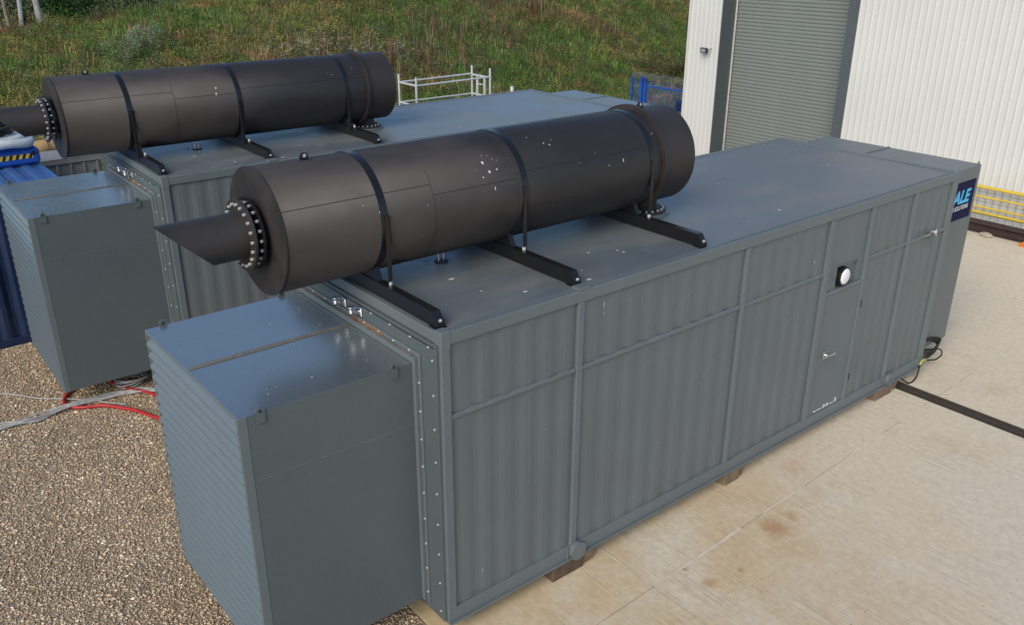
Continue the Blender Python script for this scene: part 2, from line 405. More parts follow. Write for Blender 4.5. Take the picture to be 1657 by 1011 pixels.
# weathered ridge of filler along the joints
b = MB(); rp = random.Random(3)
def ridge(p0, p1, n, w):
    P0 = Vector(p0); P1 = Vector(p1); d = (P1-P0).normalized(); s = Vector((-d.y, d.x, 0))
    t = 0
    while t < 1:
        l = rp.uniform(0.01, 0.05)
        if rp.random() < 0.85:
            a_ = P0.lerp(P1, t); c2 = P0.lerp(P1, min(1, t+l)); w0 = w*rp.uniform(0.3, 1.1); of = s*rp.uniform(-.006, .006)
            b.add([a_-s*w0+of, c2-s*w0*rp.uniform(.5, 1)+of, c2+s*w0*rp.uniform(.5, 1)+of, a_+s*w0+of], [(0, 1, 2, 3)])
        t += l
ridge((2.10, jl(2.1), 0.003), (14.2, jl(14.2), 0.003), 0, 0.018)
ridge((2.10, -5.0, 0.003), (2.10, 3.0, 0.003), 0, 0.012)
ridge((1.72, -0.9, 0.003), (1.74, 0.4, 0.003), 0, 0.006)
b.build('joint_filler', plain('pale_joint_filler', (0.66, 0.60, 0.49), 0.9, 0, 0.25, 9), base)
# drain channel across the yard
dr = empty('drainage_channel', (8.43, 0, 0)); tag(dr, 'dark iron drainage channel crossing the concrete from under the container', 'drain')
MB().box((-0.13, -9.0, -0.0295), (0.13, 3.0, -0.022)).build('channel_base', M['dull'], dr)
b = MB(); b.box((-0.13, -9.0, -0.0215), (-0.112, 3.0, 0.003)); b.box((0.112, -9.0, -0.0215), (0.13, 3.0, 0.003)); b.build('channel_frame', M['grating'], dr)
gb = MB()
for i in range(14):
    gb.box((-0.108, i*0.0357, -0.021), (0.108, i*0.0357+0.019, 0.0))
gb.box((-0.012, 0.0, -0.0205), (0.012, 0.49, -0.002))
gm = gb.mesh('grate'); gm.materials.append(M['grating'])
for i in range(24): inst(gm, 'grate', dr, (0, -9.0+i*0.5, 0))

# ------------------------------------------------------------------ generator container
H = 3.233; W = 3.0; L = 9.0; ZB = 0.17
def corr(b, x0, x1, z0, z1, y, pitch=0.262, depth=0.009, phase=0.0):
    # trapezoid sheet facing -y
    n = max(2, round((x1-x0)/pitch)); pt = (x1-x0)/n; xs_ = []
    for i in range(n):
        a = x0+i*pt
        xs_ += [(a, depth), (a+pt*0.2, depth), (a+pt*0.32, depth*.55), (a+pt*0.46, 0), (a+pt*0.72, 0), (a+pt*.86, depth*.45)]
    xs_.append((x1, depth))
    V = []; F = []
    for (x, d) in xs_: V += [(x, y+d, z0), (x, y+d, z1)]
    for i in range(len(xs_)-1): F.append((2*i, 2*i+2, 2*i+3, 2*i+1))
    b.add(V, F)
gc = empty('generator_container', (0, 0, 0))
tag(gc, 'large grey steel generator container in the foreground with louvred hood and round wall lamp', 'generator', 'twin generator containers')
MB().box((0.05, 0.085, 0.2), (L-0.05, W-0.02, H-0.03)).build('inner_body', M['side'], gc)
rf = MB().box((0.10, 0.02, H-0.028), (L-0.10, W-0.02, H+0.002), 0.004).build('roof', M['roof'], gc)
bz1 = 0.335
def rail(lo, hi, name, bev=0.006, mat='frame', par=gc): return MB().box(lo, hi, bev).build(name, M[mat], par)
# bottom rail as a channel with a lower lip
b = MB(); b.box((0.0, 0.0, 0.185), (L, 0.07, bz1), 0.005); b.box((0.0, -0.03, ZB), (L, 0.12, 0.184), 0.004); b.build('bottom_rail', M['frame'], gc)
rail((0.0, W-0.07, ZB), (L, W, bz1), 'bottom_rail')
b = MB(); b.box((0.0, 0.0, H-0.115), (L, 0.095, H+0.006), 0.008); b.box((0.1, 0.055, H+0.0055), (L-0.1, 0.09, H+0.014), 0.003); b.build('top_rail', M['frame'], gc)
rail((0.0, W-0.095, H-0.115), (L, W, H+0.012), 'top_rail')
b = MB(); b.box((-0.001, 0.096, H-0.10), (0.099, W-0.096, H+0.004), 0.006); b.build('end_rail', M['frame'], gc)
rail((L-0.098, 0.096, H-0.10), (L+0.001, W-0.096, H+0.016), 'end_rail')
posts = [(0.0, 0.095), (1.575, 1.655), (4.135, 4.205), (5.80, 5.90), (6.745, 6.81), (7.82, 7.90), (8.87, 9.0)]
for k, (a, c2) in enumerate(posts):
    MB().box((a+(0.001 if 0 < k < 6 else 0), -0.003, bz1-0.002), (c2, 0.086, H-0.113), 0.006).build('post', M['frame'], gc)
rail((0.0, W-0.09, bz1-0.002), (0.095, W-0.003, H-0.113), 'post')
# small corner cap on the roof
MB().box((-0.004, -0.006, H-0.16), (0.10, 0.10, H+0.02), 0.008).build('corner_cap', M['frame'], gc)
MB().box((1.57, 0.0, H+0.007), (1.72, 0.11, H+0.03), 0.004).build('corner_cap', M['frame'], gc)
bays = [(0.095, 1.575), (1.655, 4.135), (4.205, 5.80), (6.81, 7.82), (7.90, 8.87)]
zmid = 2.415
for (a, c2) in bays:
    b = MB(); corr(b, a+0.002, c2-0.002, bz1-0.02, zmid+0.01, 0.024); b.build('lower_panel', M['side'], gc)
    b = MB(); corr(b, a+0.002, c2-0.002, zmid+0.01, H-0.10, 0.024); b.build('upper_panel', M['side'], gc)
    MB().box((a-0.004, 0.004, zmid-0.026), (c2+0.004, 0.07, zmid+0.022), 0.012).build('middle_rail', M['frame'], gc)
    # wavy weld bead on top of the middle rail and along the bottom
    n = int((c2-a)/0.06); pts = []
    for i in range(n+1):
        x = a+0.01+(c2-a-0.02)*i/n
        pts.append((x, 0.022+0.006*math.sin(x*2*PI/0.262), zmid+0.022+0.006*math.sin(x*23)))
    wb = MB(); wb.tube(pts, 0.008, 5)
    wb.build('weld_bead', M['frame'], gc)
# door bay
MB().box((5.90, 0.030, 2.46), (6.745, 0.08, H-0.112)).build('flat_panel', M['side'], gc)
MB().box((5.90, 0.030, 2.145), (6.10, 0.08, 2.46)).build('flat_panel', M['side'], gc); MB().box((6.62, 0.030, 2.145), (6.745, 0.08, 2.46)).build('flat_panel', M['side'], gc)
MB().box((5.902, 0.0, 2.085), (6.86, 0.078, 2.143), 0.012).build('door_lintel', M['frame'], gc)
door = MB().box((5.905, 0.012, 0.34), (6.84, 0.06, 2.083), 0.004).build('door', M['side'], gc)
MB().box((6.843, 0.018, bz1), (7.0, 0.075, 2.083), 0.003).build('flat_panel', M['side'], gc)
b = MB(); b.tube([(5.948, 0.016, 0.36), (5.948, 0.016, 2.08)], 0.005, 6); b.build('door_seal', M['jamb'], door)
hb = MB(); hb.box((6.05, -0.012, 1.17), (6.17, 0.011, 1.27), 0.006); hb.cyl((6.11, -0.012, 1.22), (6.11, -0.05, 1.22), 0.014, n=10); hb.box((6.02, -0.062, 1.205), (6.26, -0.045, 1.235), 0.006)
hb.build('door_handle', M['chrome'], door)
for z in (1.72, 0.62): MB().box((6.80, -0.006, z), (6.83, 0.011, z+0.11), 0.004).build('hinge', M['dull'], door)
b = MB(); rr_ = random.Random(5)
for (x, w_, h_) in ((6.06, .05, .012), (6.17, .05, .012), (6.28, .035, .045), (6.36, .03, .045), (6.45, .05, .012), (6.56, .03, .06)):
    b.box((x, 0.006, 0.366), (x+w_, 0.0115, 0.366+h_), 0)
for i in range(9):
    x = 6.05+i*0.065; b.box((x, 0.0065, 0.371), (x+rr_.uniform(.02, .05), 0.0116, 0.371+rr_.uniform(.005, .012)))
b.build('chipped_paint', M['primer'], door)
# lamp recess
b = MB(); b.box((6.10, 0.079, 2.145), (6.62, 0.084, 2.46)); b.build('lamp_recess', M['dull'], gc)
b = MB(); b.box((6.10, 0.02, 2.146), (6.115, 0.0785, 2.459)); b.box((6.605, 0.02, 2.146), (6.62, 0.0785, 2.459)); b.box((6.1155, 0.02, 2.445), (6.6045, 0.0785, 2.459)); b.build('recess_frame', M['frame'], gc)
MB().box((6.33, 0.06, 2.15), (6.6, 0.078, 2.443)).build('recess_plate', M['side'], gc)
lp = MB().lathe([(0, 0.0), (0, 0.125), None, (0.10, 0.125), None, (0.10, 0.105)], (6.26, 0.075, 2.30), (0, -1, 0), 32).build('wall_lamp', M['black'], gc)
MB().lathe([(0.09, 0.106), (0.105, 0.103), (0.116, 0.075), (0.12, 0.0001)], (6.26, 0.075, 2.30), (0, -1, 0), 32).build('lamp_lens', M['white'], lp)
b = MB(); rr_ = random.Random(31)
for (x, z, h_, w_) in ((1.93, 3.04, .07, .008), (1.935, 2.93, .03, .006), (0.42, 0.62, .05, .006), (5.55, 2.66, .05, .014), (2.9, 1.1, .03, .005), (3.6, 1.72, .04, .005), (4.9, .72, .05, .006), (1.2, 1.9, .03, .004), (7.3, 1.0, .04, .006), (6.62, 1.7, .05, .006), (5.1, 2.1, .02, .004), (3.2, 2.8, .03, .005)):
    b.add([(x, .0222, z), (x+w_, .0222, z-.004), (x+w_*.8, .0222, z-h_), (x+w_*.2, .0222, z-h_*.9)], [(0, 1, 2, 3)])
b.build('pale_scuffs', M['primer'], gc)['kind'] = 'stuff'
# small bulkhead lamp
b = MB(); b.box((8.24, -0.012, 2.40), (8.31, 0.033, 2.455), 0.008); b.tube([(8.28, -0.01, 2.43), (8.30, -0.045, 2.45), (8.32, -0.06, 2.47)], 0.016, 8)
sl = b.build('spot_lamp', M['frame'], gc)
MB().lathe([(0, 0.03), (0.02, 0.055), (0.09, 0.06), None, (0.095, 0.052), (0.10, 0.0001)], (8.335, -0.03, 2.485), (0.35, -0.9, 0.1), 16).build('lamp_head', M['chrome'], sl)
# round lifting pads on the bottom rail
for x in (1.66, 8.0):
    b = MB(); b.lathe([(0, 0.0001), (0, 0.105), None, (0.055, 0.105), None, (0.055, 0.0001)], (x, 0.002, 0.255), (0, -1, 0), 28)
    b.box((x-0.14, -0.012, 0.19), (x-0.106, 0.0, 0.325), 0.003)
    b.build('lifting_pad', M['frame'], gc)
# roof specks
b = MB(); rr_ = random.Random(11)
for i in range(46):
    x = rr_.uniform(0.4, 8.6); y = rr_.uniform(0.15, 2.9); s = rr_.choice((.006, .009, .012, .02))
    a0 = rr_.uniform(0, 6.28); n = 7
    ps = [(x+s*rr_.uniform(.5, 1.2)*math.cos(a0+2*PI*k/n)*1.6, y+s*rr_.uniform(.5, 1.2)*math.sin(a0+2*PI*k/n), H+0.005) for k in range(n)]
    b.add(ps, [tuple(range(n))])
b.build('paint_specks', M['whitespot'], rf)['kind'] = 'stuff'
for (x, y) in ((1.05, 1.5),):
    MB().cyl((x, y, H), (x, y, H+0.009), 0.075, n=18).build('fitting_base', M['dull'], gc); b = MB(); b.cyl((x-.03, y, H+.01), (x-.03, y, H+0.085), 0.016, n=10); b.cyl((x+.03, y, H+.01), (x+.03, y, H+0.085), 0.016, n=10); b.box((x-.05, y-.012, H+.085), (x+.05, y+.012, H+.10), .004)
    b.build('roof_fitting', M['chrome'], gc)
# front wall
fw = MB().box((-0.03, 0.03, 0.20), (0.045, W-0.03, H-0.101), 0.003).build('front_wall', M['box'], gc)
BX0, BX1, BY0, BY1, BZ0, BZ1 = -1.655, -0.032, 0.335, 2.485, 0.316, 2.878
b = MB()      # angle frame round the hood
for (lo, hi) in (((-0.085, BY0-0.045, BZ0), (-0.0305, BY0-0.002, BZ1+0.06)), ((-0.085, BY1+0.002, BZ0), (-0.0305, BY1+0.045, BZ1+0.06)), ((-0.085, BY0-0.0015, BZ1+0.004), (-0.0305, BY1+0.0015, BZ1+0.06))):
    b.box(lo, hi, 0.004)
b.box((-0.048, BY0-0.075, BZ0-.03), (-0.0302, BY0-0.0455, BZ1+0.10), 0.003); b.box((-0.048, BY0-0.045, BZ1+0.0605), (-0.0302, BY1+0.045, BZ1+0.10), 0.003)
b.build('hood_flange', M['frame'], gc)
b = MB(); b.box((-0.088, BY0+0.03, BZ1+0.0605), (-0.055, BY1, BZ1+0.068)); b.box((-0.052, BY0-0.047, BZ0+0.2), (-0.0485, BY0-0.0455, BZ1)); b.build('sealant', M['sealant'], fw)
MB().box((-0.0535, 0.85, BZ1+0.0685), (-0.0485, 1.45, BZ1+0.084)).build('rust_streak', M['rust'], fw)
bolt = MB(); bolt.cyl((0, 0, 0), (-0.004, 0, 0), 0.011, n=10); bolt.cyl((-0.004, 0, 0), (-0.012, 0, 0), 0.007, n=6, smooth=False)
bm_ = bolt.mesh('bolt'); bm_.materials.append(M['zinc'])
for z in np.arange(0.30, 3.1, 0.335): inst(bm_, 'bolt', fw, (-0.031, 0.085, float(z)))
for z in np.arange(0.42, 2.9, 0.285): inst(bm_, 'bolt', fw, (-0.0485, BY0-0.060, float(z)))
for y in np.arange(0.42, 2.5, 0.255): inst(bm_, 'bolt', fw, (-0.0485, float(y), BZ1+0.085))
for y in (0.14, 0.42, 0.75, 1.08, 2.1, 2.6): inst(bm_, 'bolt', fw, (-0.031, y, H-0.145))
MB().box((-0.036, 0.06, H-0.135), (-0.0302, W-0.06, H-0.128)).build('wall_seam', M['dull'], fw)
for y in (1.30, 1.60):
    b = MB(); b.box((-0.05, y-.06, 3.00), (-0.0302, y+.02, 3.085), .004); b.cyl((-0.05, y-.02, 3.04), (-0.115, y-.02, 3.04), .024, n=14); b.lathe([(0, .0001), (0, .03), (0.03, .034), (0.06, .034), None, (0.062, .042), (0.085, .042), None, (0.085, .0001)], (-0.125, y-.02, 3.03), (0, 0, 1), 20)
    b.build('filler_cap', M['chrome'], gc)
# louvred hood box
hd = MB()
hd.box((BX0+0.07, BY0, BZ0), (BX1, BY1, BZ1), 0.004)
hood = hd.build('louvre_hood', M['box'], gc)
MB().box((BX0+0.001, BY0+0.001, BZ1+0.0005), (-0.0875, BY1-0.001, BZ1+0.003), 0.001).build('hood_top', M['boxtop'], hood)
fr = MB(); fr.box((BX0-0.012, BY0-0.002, BZ0-.002), (BX0+0.069, BY0+0.03, BZ1), 0.003); fr.box((BX0-.004, BY1-0.018, BZ0-.002), (BX0+0.069, BY1+0.002, BZ1), 0.003); fr.box((BX0-.004, BY0+0.031, BZ1-0.035), (BX0+0.069, BY1-0.019, BZ1), 0.003)
fr.build('louvre_frame', M['frame'], hood)
nsl = 22; pz = (BZ1-0.038-BZ0)/nsl
sb = MB(); yl = BY1-BY0-0.052
# folded blade: steep outer face, lip below
sb.prism([(0.05, pz*0.98), (-0.028, pz*0.10), (-0.028, -0.006), (-0.022, -0.006), (-0.020, pz*0.06), (0.058, pz*0.93)], 'y', 0, yl)
sm_ = sb.mesh('slat'); sm_.materials.append(M['louvre'])
for i in range(nsl): inst(sm_, 'slat', hood, (BX0+0.014, BY0+0.032, BZ0+0.006+i*pz))
MB().box((BX0+.02, (BY0+BY1)/2-0.027, BZ1+0.0035), (-0.0875, (BY0+BY1)/2+0.027, BZ1+0.012), 0.002).build('seam_strip', M['sealant'], hood)
b = MB(); b.tube([(BX0+.071, BY0-.0005, 2.29), (BX1, BY0-.0005, 2.27)], .004, 5); b.build('side_seam', M['frame'], hood)
def lug(x, y, sg):
    b = MB()
    pr = [(-0.045, -0.10), (0.045, -0.10), (0.045, 0.025)]+[(0.045*math.cos(t), 0.025+0.045*math.sin(t)) for t in [PI*k/8 for k in range(1, 8)]]+[(-0.045, 0.025)]
    hole = [(0.016*math.cos(2*PI*k/12), 0.022+0.016*math.sin(2*PI*k/12)) for k in range(12)]
    b.prism(pr, 'y', -0.006, 0.006)
    o = b.build('lifting_lug', M['box'], hood, (x, y, BZ1)); o.scale = (.82, 1, .82)
    h = MB(); h.cyl((0, -0.0065, 0.026), (0, 0.0065, 0.026), 0.017, n=12); h.build('lug_hole', M['dull'], o)
for x in (-1.48, -0.27):
    lug(x, BY0-0.010, -1); lug(x, BY1+0.010, 1)
b = MB(); rr_ = random.Random(4)
for i in range(16):
    x = rr_.uniform(-1.5, -.2); y = rr_.uniform(.45, 2.4); s = rr_.uniform(.004, .009)
    b.add([(x+s*math.cos(k), y+s*math.sin(k), BZ1+0.0042) for k in range(6)], [tuple(range(6))])
b.build('paint_specks', M['whitespot'], hood)['kind'] = 'stuff'
# rear hood with sign
rh = empty('rear_hood', (0, 0, 0)); rh.parent = gc
b = MB(); b.box((L+0.002, 0.2, 0.27), (10.12, 2.8, 3.145), 0.006); b.build('hood_shell', M['side'], rh)
MB().box((L+0.004, 0.204, 3.1455), (10.118, 2.796, 3.152), 0.002).build('hood_roof', M['roof'], rh)
MB().box((L+0.01, 1.68, 3.1525), (10.12, 1.72, 3.166), 0.003).build('seam_strip', M['frame'], rh)
MB().box((10.02, 0.21, 3.1525), (10.07, 0.225, 3.20), 0.003).build('lifting_lug', M['frame'], rh)
sg = MB().box((9.12, 0.194, 2.36), (10.03, 0.1995, 2.955)).build('sign', M['navy'], rh)
def text(s, mat, x0, x1, z0, z1, y, par, shear=0.25, off=0.012):
    cu_ = bpy.data.curves.new('t', 'FONT'); cu_.body = s; cu_.size = 1; cu_.offset = off; cu_.shear = shear; cu_.extrude = 0.0
    to = bpy.data.objects.new('t', cu_); col.objects.link(to)
    dg = bpy.context.evaluated_depsgraph_get(); me = bpy.data.meshes.new_from_object(to.evaluated_get(dg))
    bpy.data.objects.remove(to)
    co = np.zeros(len(me.vertices)*3); me.vertices.foreach_get('co', co); co = co.reshape(-1, 3)
    mn, mx = co.min(0), co.max(0)
    out = np.stack([x0+(co[:, 0]-mn[0])/(mx[0]-mn[0])*(x1-x0), np.full(len(co), y), z0+(co[:, 1]-mn[1])/(mx[1]-mn[1])*(z1-z0)], 1)
    me.vertices.foreach_set('co', out.ravel()); me.update()
    o = bpy.data.objects.new('sign_lettering', me); col.objects.link(o); o.parent = par; me.materials.clear(); me.materials.append(mat); return o
text('ALE', M['cyan'], 9.385, 9.93, 2.615, 2.825, 0.1925, sg, 0.18, 0.04)
text('R SOLUTIONS', M['whitep'], 9.42, 9.915, 2.515, 2.585, 0.1925, sg, 0.12, 0.02)

# ------------------------------------------------------------------ silencer on the roof
sc = empty('exhaust_silencer', (0, 0, H))
tag(sc, 'black cylindrical exhaust silencer with mitred outlet pipe strapped on the foreground container', 'silencer', 'exhaust silencers on the roofs')
AX = (0, 1.5, 3.93-H); R = 0.56
shell = MB()
shell.lathe([(-0.845, R-0.004), (-0.845, R), (3.70, R)], AX, (1, 0, 0), 96)
shell = shell.build('shell', M['sil'], sc)
MB().lathe([(-0.86, 0.20), (-0.86, R+0.006), None, (-0.846, R+0.006), None, (-0.846, R-0.02)], AX, (1, 0, 0), 96).build('end_plate', M['sil'], sc)
MB().lathe([(3.69, R), (3.69, R+0.05), None, (3.735, R+0.05), None, (3.735, R)], AX, (1, 0, 0), 96).build('joint_ring', M['silrust'], sc)
MB().lathe([(3.736, R-0.002), (4.25, R-0.002), None, (4.262, R-0.012), (4.262, R-0.03), None, (4.262, 0.0001)], AX, (1, 0, 0), 96).build('rear_drum', M['silrust'], sc)
for x in (0.085, 1.70, 3.53):
    MB().lathe([(x-0.035, R), (x-0.035, R+0.006), None, (x+0.035, R+0.006), None, (x+0.035, R)], AX, (1, 0, 0), 96).build('strap', M['black'], sc)
for x in (1.60, 0.0001+2.55): pass
b = MB(); b.tube([(0.62, AX[1]+(R+.001)*math.cos(t), AX[2]+(R+.001)*math.sin(t)) for t in np.linspace(PI*0.75, PI*1.35, 20)], 0.003, 4); b.tube([(1.60, AX[1]+(R+.001)*math.cos(t), AX[2]+(R+.001)*math.sin(t)) for t in np.linspace(PI*0.55, PI*1.5, 30)], 0.004, 4)
for (xa, xb, t) in ((-0.84, 0.62, 2.62), (0.62, 1.60, 2.80), (1.60, 3.69, 2.70), (1.75, 2.62, 3.35)):
    b.tube([(xa, AX[1]+(R+.0005)*math.cos(t), AX[2]+(R+.0005)*math.sin(t)), (xb, AX[1]+(R+.0005)*math.cos(t), AX[2]+(R+.0005)*math.sin(t))], 0.0035, 4)
b.build('weld_seam', M['silrust'], shell)
def ring_bolts(x, r, n, par, ln=0.02):
    bb = MB(); bb.cyl((-ln, 0, 0), (0, 0, 0), 0.0135, n=6, smooth=False)
    me = bb.mesh('bolt'); me.materials.append(M['zinc'])
    for k in range(n):
        t = 2*PI*k/n; inst(me, 'bolt', par, (x, AX[1]+r*math.cos(t), AX[2]+r*math.sin(t)))
MB().lathe([(-1.0, 0.20), (-0.86, 0.20)], AX, (1, 0, 0), 48).build('neck', M['black'], sc)
f1 = MB().lathe([(-0.935, 0.19), (-0.935, 0.315), None, (-0.915, 0.315), None, (-0.915, 0.19)], AX, (1, 0, 0), 64).build('neck_flange', M['black'], sc)
ring_bolts(-0.935, 0.275, 20, f1)
f2 = MB().lathe([(-1.01, 0.19), (-1.01, 0.315), None, (-0.99, 0.315), None, (-0.99, 0.19)], AX, (1, 0, 0), 64).build('pipe_flange', M['sil'], sc)
ring_bolts(-1.01, 0.268, 20, f2)
# mitred pipe
b = MB(); n = 48; rp_ = 0.205; V = []; F = []
for k in range(n):
    t = 2*PI*k/n; cy, sz = math.cos(t), math.sin(t)
    xe = -1.495-0.215*sz
    V += [(-1.0, AX[1]+rp_*cy, AX[2]+rp_*sz), (xe, AX[1]+rp_*cy, AX[2]+rp_*sz), (xe, AX[1]+(rp_-.008)*cy, AX[2]+(rp_-.008)*sz), (-1.0, AX[1]+(rp_-.008)*cy, AX[2]+(rp_-.008)*sz)]
for q in range(3):
    VV = [V[4*k+w] for k in range(n) for w in (q, q+1)]
    b.add(VV, [(2*k, 2*((k+1) % n), 2*((k+1) % n)+1, 2*k+1) for k in range(n)], q != 1)
pipe = b.build('outlet_pipe', M['sil'], sc)
# lifting eyes on top
for x in (-0.36, 3.87):
    b = MB(); pr = [(-.04, 0), (.04, 0), (.04, .03)]+[(.035*math.cos(t), .035+.03*math.sin(t)) for t in [PI*k/8 for k in range(1, 8)]]+[(-.04, .03)]
    b.prism(pr, 'y', -0.012, 0.012); b.box((-.06, -.03, -.01), (.06, .03, .004), .003)
    o = b.build('lifting_eye', M['black'], sc, (x, AX[1], AX[2]+R))
    MB().cyl((0, -.0125, .036), (0, .0125, .036), .016, n=12).build('eye_hole', M['zinc'], o)
# down pipe and floor flange
b = MB(); b.lathe([(0.03, 0.17), (0.30, 0.17)], (4.02, 1.5, 0), (0, 0, 1), 40); b.build('down_pipe', M['silrust'], sc)
ff = MB().lathe([(0.022, 0.1), (0.022, 0.285), None, (0.045, 0.285), None, (0.045, 0.1)], (4.02, 1.5, 0), (0, 0, 1), 48).build('roof_flange', M['silrust'], sc)
MB().lathe([(0.003, 0.1), (0.003, 0.33), None, (0.0215, 0.33), None, (0.0215, 0.1)], (4.02, 1.5, 0), (0, 0, 1), 48).build('flange_pad', M['roof'], sc)
bb = MB(); bb.cyl((0, 0, 0), (0, 0, 0.02), .014, n=6, smooth=False); bme = bb.mesh('bolt'); bme.materials.append(M['zinc'])
for k in range(20): inst(bme, 'bolt', ff, (4.02+.25*math.cos(2*PI*k/20), 1.5+.25*math.sin(2*PI*k/20), 0.045))
# cross beams and tie rods
for x in (0.085, 1.66, 3.5):
    b = MB(); y0_, y1_ = (0.11, 2.89)
    b.prism([(y0_+0.07, 0.145), (y0_, 0.045), (y0_, 0.012), (y1_, 0.012), (y1_, 0.045), (y1_-0.07, 0.145)], 'x', x-0.04, x+0.04)
    bmr = b.build('cross_beam', M['black'], sc)
    inst(bme, 'bolt', bmr, (x, y0_+0.02, 0.065), (0.9, 0, 0)); MB().box((x-.055, y0_-.01, .003), (x+.055, y0_+.11, .0115)).build('beam_foot', M['black'], bmr)
    for s in (-1, 1):
        yb = 1.5+s*(R+0.004)
        b = MB(); b.box((x-0.022+(.02 if x < 1 else .03), yb-0.008, 0.1), (x+0.022+(.02 if x < 1 else .03), yb+0.008, AX[2]+0.1), 0.003); b.build('tie_bar', M['black'], sc)
        bb2 = MB(); bb2.cyl((x+.02, yb, 0.145), (x+.02, yb, 0.175), 0.02, n=8); bb2.build('tie_nut', M['zinc'], bmr)
    # saddle under the drum
    b = MB(); ts = np.linspace(PI*1.28, PI*1.72, 12)
    b.prism([(1.5+R*math.cos(t), AX[2]+R*math.sin(t)-0.002) for t in ts]+[(1.5+0.42, 0.146), (1.5-0.42, 0.146)], 'x', x-0.03, x+0.03); b.build('saddle', M['black'], sc)
# bird droppings on the drum (shared cluster near the middle strap)
b = MB(); rr_ = random.Random(21)
def splat(x, t, s, el=1.0):
    n = 9; P = []; s = s*.75
    for k in range(n):
        q = 2*PI*k/n; rr2 = s*rr_.uniform(.6, 1.15)
        tt = t+el*rr2*math.sin(q)/R; P.append((x+rr2*math.cos(q), AX[1]+(R+.0018)*math.cos(tt), AX[2]+(R+.0018)*math.sin(tt)))
    b.add(P, [tuple(range(n))])
for (x, t, s, e_) in ((1.27, 2.42, .020, 1.2), (1.31, 2.60, .022, 1.3), (1.40, 2.58, .013, 1), (1.40, 2.38, .007, 1), (1.22, 2.68, .012, 1), (1.33, 2.90, .008, 3.5), (1.36, 2.30, .006, 1), (1.30, 2.28, .007, 1), (1.44, 2.42, .006, 1), (2.10, 2.25, .009, 1), (2.16, 2.30, .011, 1), (2.22, 2.2, .006, 1), (2.86, 2.9, .009, 1), (3.08, 2.86, .008, 4), (3.62, 2.45, .010, 1), (-.1, 2.75, .006, 1), (0.05, 2.9, .012, 1), (1.16, 2.52, .006, 1), (1.95, 2.05, .008, 1), (2.7, 2.62, .006, 1), (0.55, 2.95, .006, 1), (2.45, 2.75, .005, 1)):
    splat(x, t, s, e_)
b.build('bird_droppings', M['whitespot'], shell)['kind'] = 'stuff'

# twin set behind
T2 = ((-0.03, 6.685, 0), -0.0155)
gc2 = copy_tree(gc); gc2.location = T2[0]; gc2.rotation_euler = (0, 0, T2[1])
tag(gc2, 'second grey generator container behind the foreground one, corrugated side showing between the hoods', 'generator', 'twin generator containers')
sc2 = copy_tree(sc); sc2.location = (T2[0][0], T2[0][1], H); sc2.rotation_euler = (0, 0, T2[1])
tag(sc2, 'black exhaust silencer farther back, its outlet pipe running off the left edge', 'silencer', 'exhaust silencers on the roofs')

for ch in sc2.children:
    k_ = ch.name.split('.')[0]
    if k_ in ('strap', 'tie_bar'): ch.location.x -= 0.09
    elif k_ in ('joint_ring', 'rear_drum'): ch.location.x += 0.11
    elif k_ == 'lifting_eye': ch.location.x -= 0.02
    elif k_ == 'shell': ch.scale.x = 1.03
    elif k_ in ('end_plate', 'neck', 'neck_flange', 'pipe_flange', 'outlet_pipe'): ch.location.x -= 0.026
for ch in sc2.children:
    for g in list(ch.children):
        if g.name.startswith('bird_droppings'): bpy.data.objects.remove(g)
b = MB(); splat(1.25, 2.62, .020, 1.1); splat(1.23, 2.78, .018, 2.0); splat(3.05, 2.5, .007); splat(3.12, 2.55, .008); splat(3.35, 2.42, .010); splat(3.5, 2.4, .009)
b.build('bird_droppings', M['whitespot'], [c for c in sc2.children if c.name.startswith('shell')][0])['kind'] = 'stuff'
# timber bearers under both containers
def bearer(x0, x1, y0, y1, label, mt, grp, rz=0, second=False):
    t = empty('timber_bearer', (0, 0, 0)); tag(t, label, 'timber', grp)
    b = MB()
    b.box((x0, y0, 0.0005), (x0+(x1-x0)*0.72, y1, ZB-0.0005), 0.008); b.build('block', M[mt], t)
    b = MB(); b.box((x0+(x1-x0)*0.725, y0+0.03, 0.0005), (x1, y1, 0.075), 0.006); b.box((x0+(x1-x0)*0.725, y0+0.025, 0.0755), (x1+.02, y1, ZB-0.0005), 0.006); b.build('plank', M['timber2'], t)
    return t
bl = [(1.31, 1.93, 'dark timber bearer under the foreground container below its first round pad', 'timber'),
      (4.16, 4.56, 'short brown timber bearer midway under the foreground container', 'timber2'),
      (7.66, 8.29, 'brown timber bearer under the foreground container beside the drainage channel', 'timber2')]
for (a, c2, lb, mt) in bl:
    bearer(a, c2, -0.028, W-0.05, lb, mt, 'timber bearers')
for (a, c2, lb, mt), wh_ in zip(bl, ('nearest its louvred hood', 'halfway along it', 'at its far end')):
    t = bearer(a, c2, 0.0, W-0.05, 'timber bearer underneath the rear generator container, '+wh_, mt, 'bearers under the rear container')
    t.location = T2[0]; t.rotation_euler = (0, 0, T2[1])

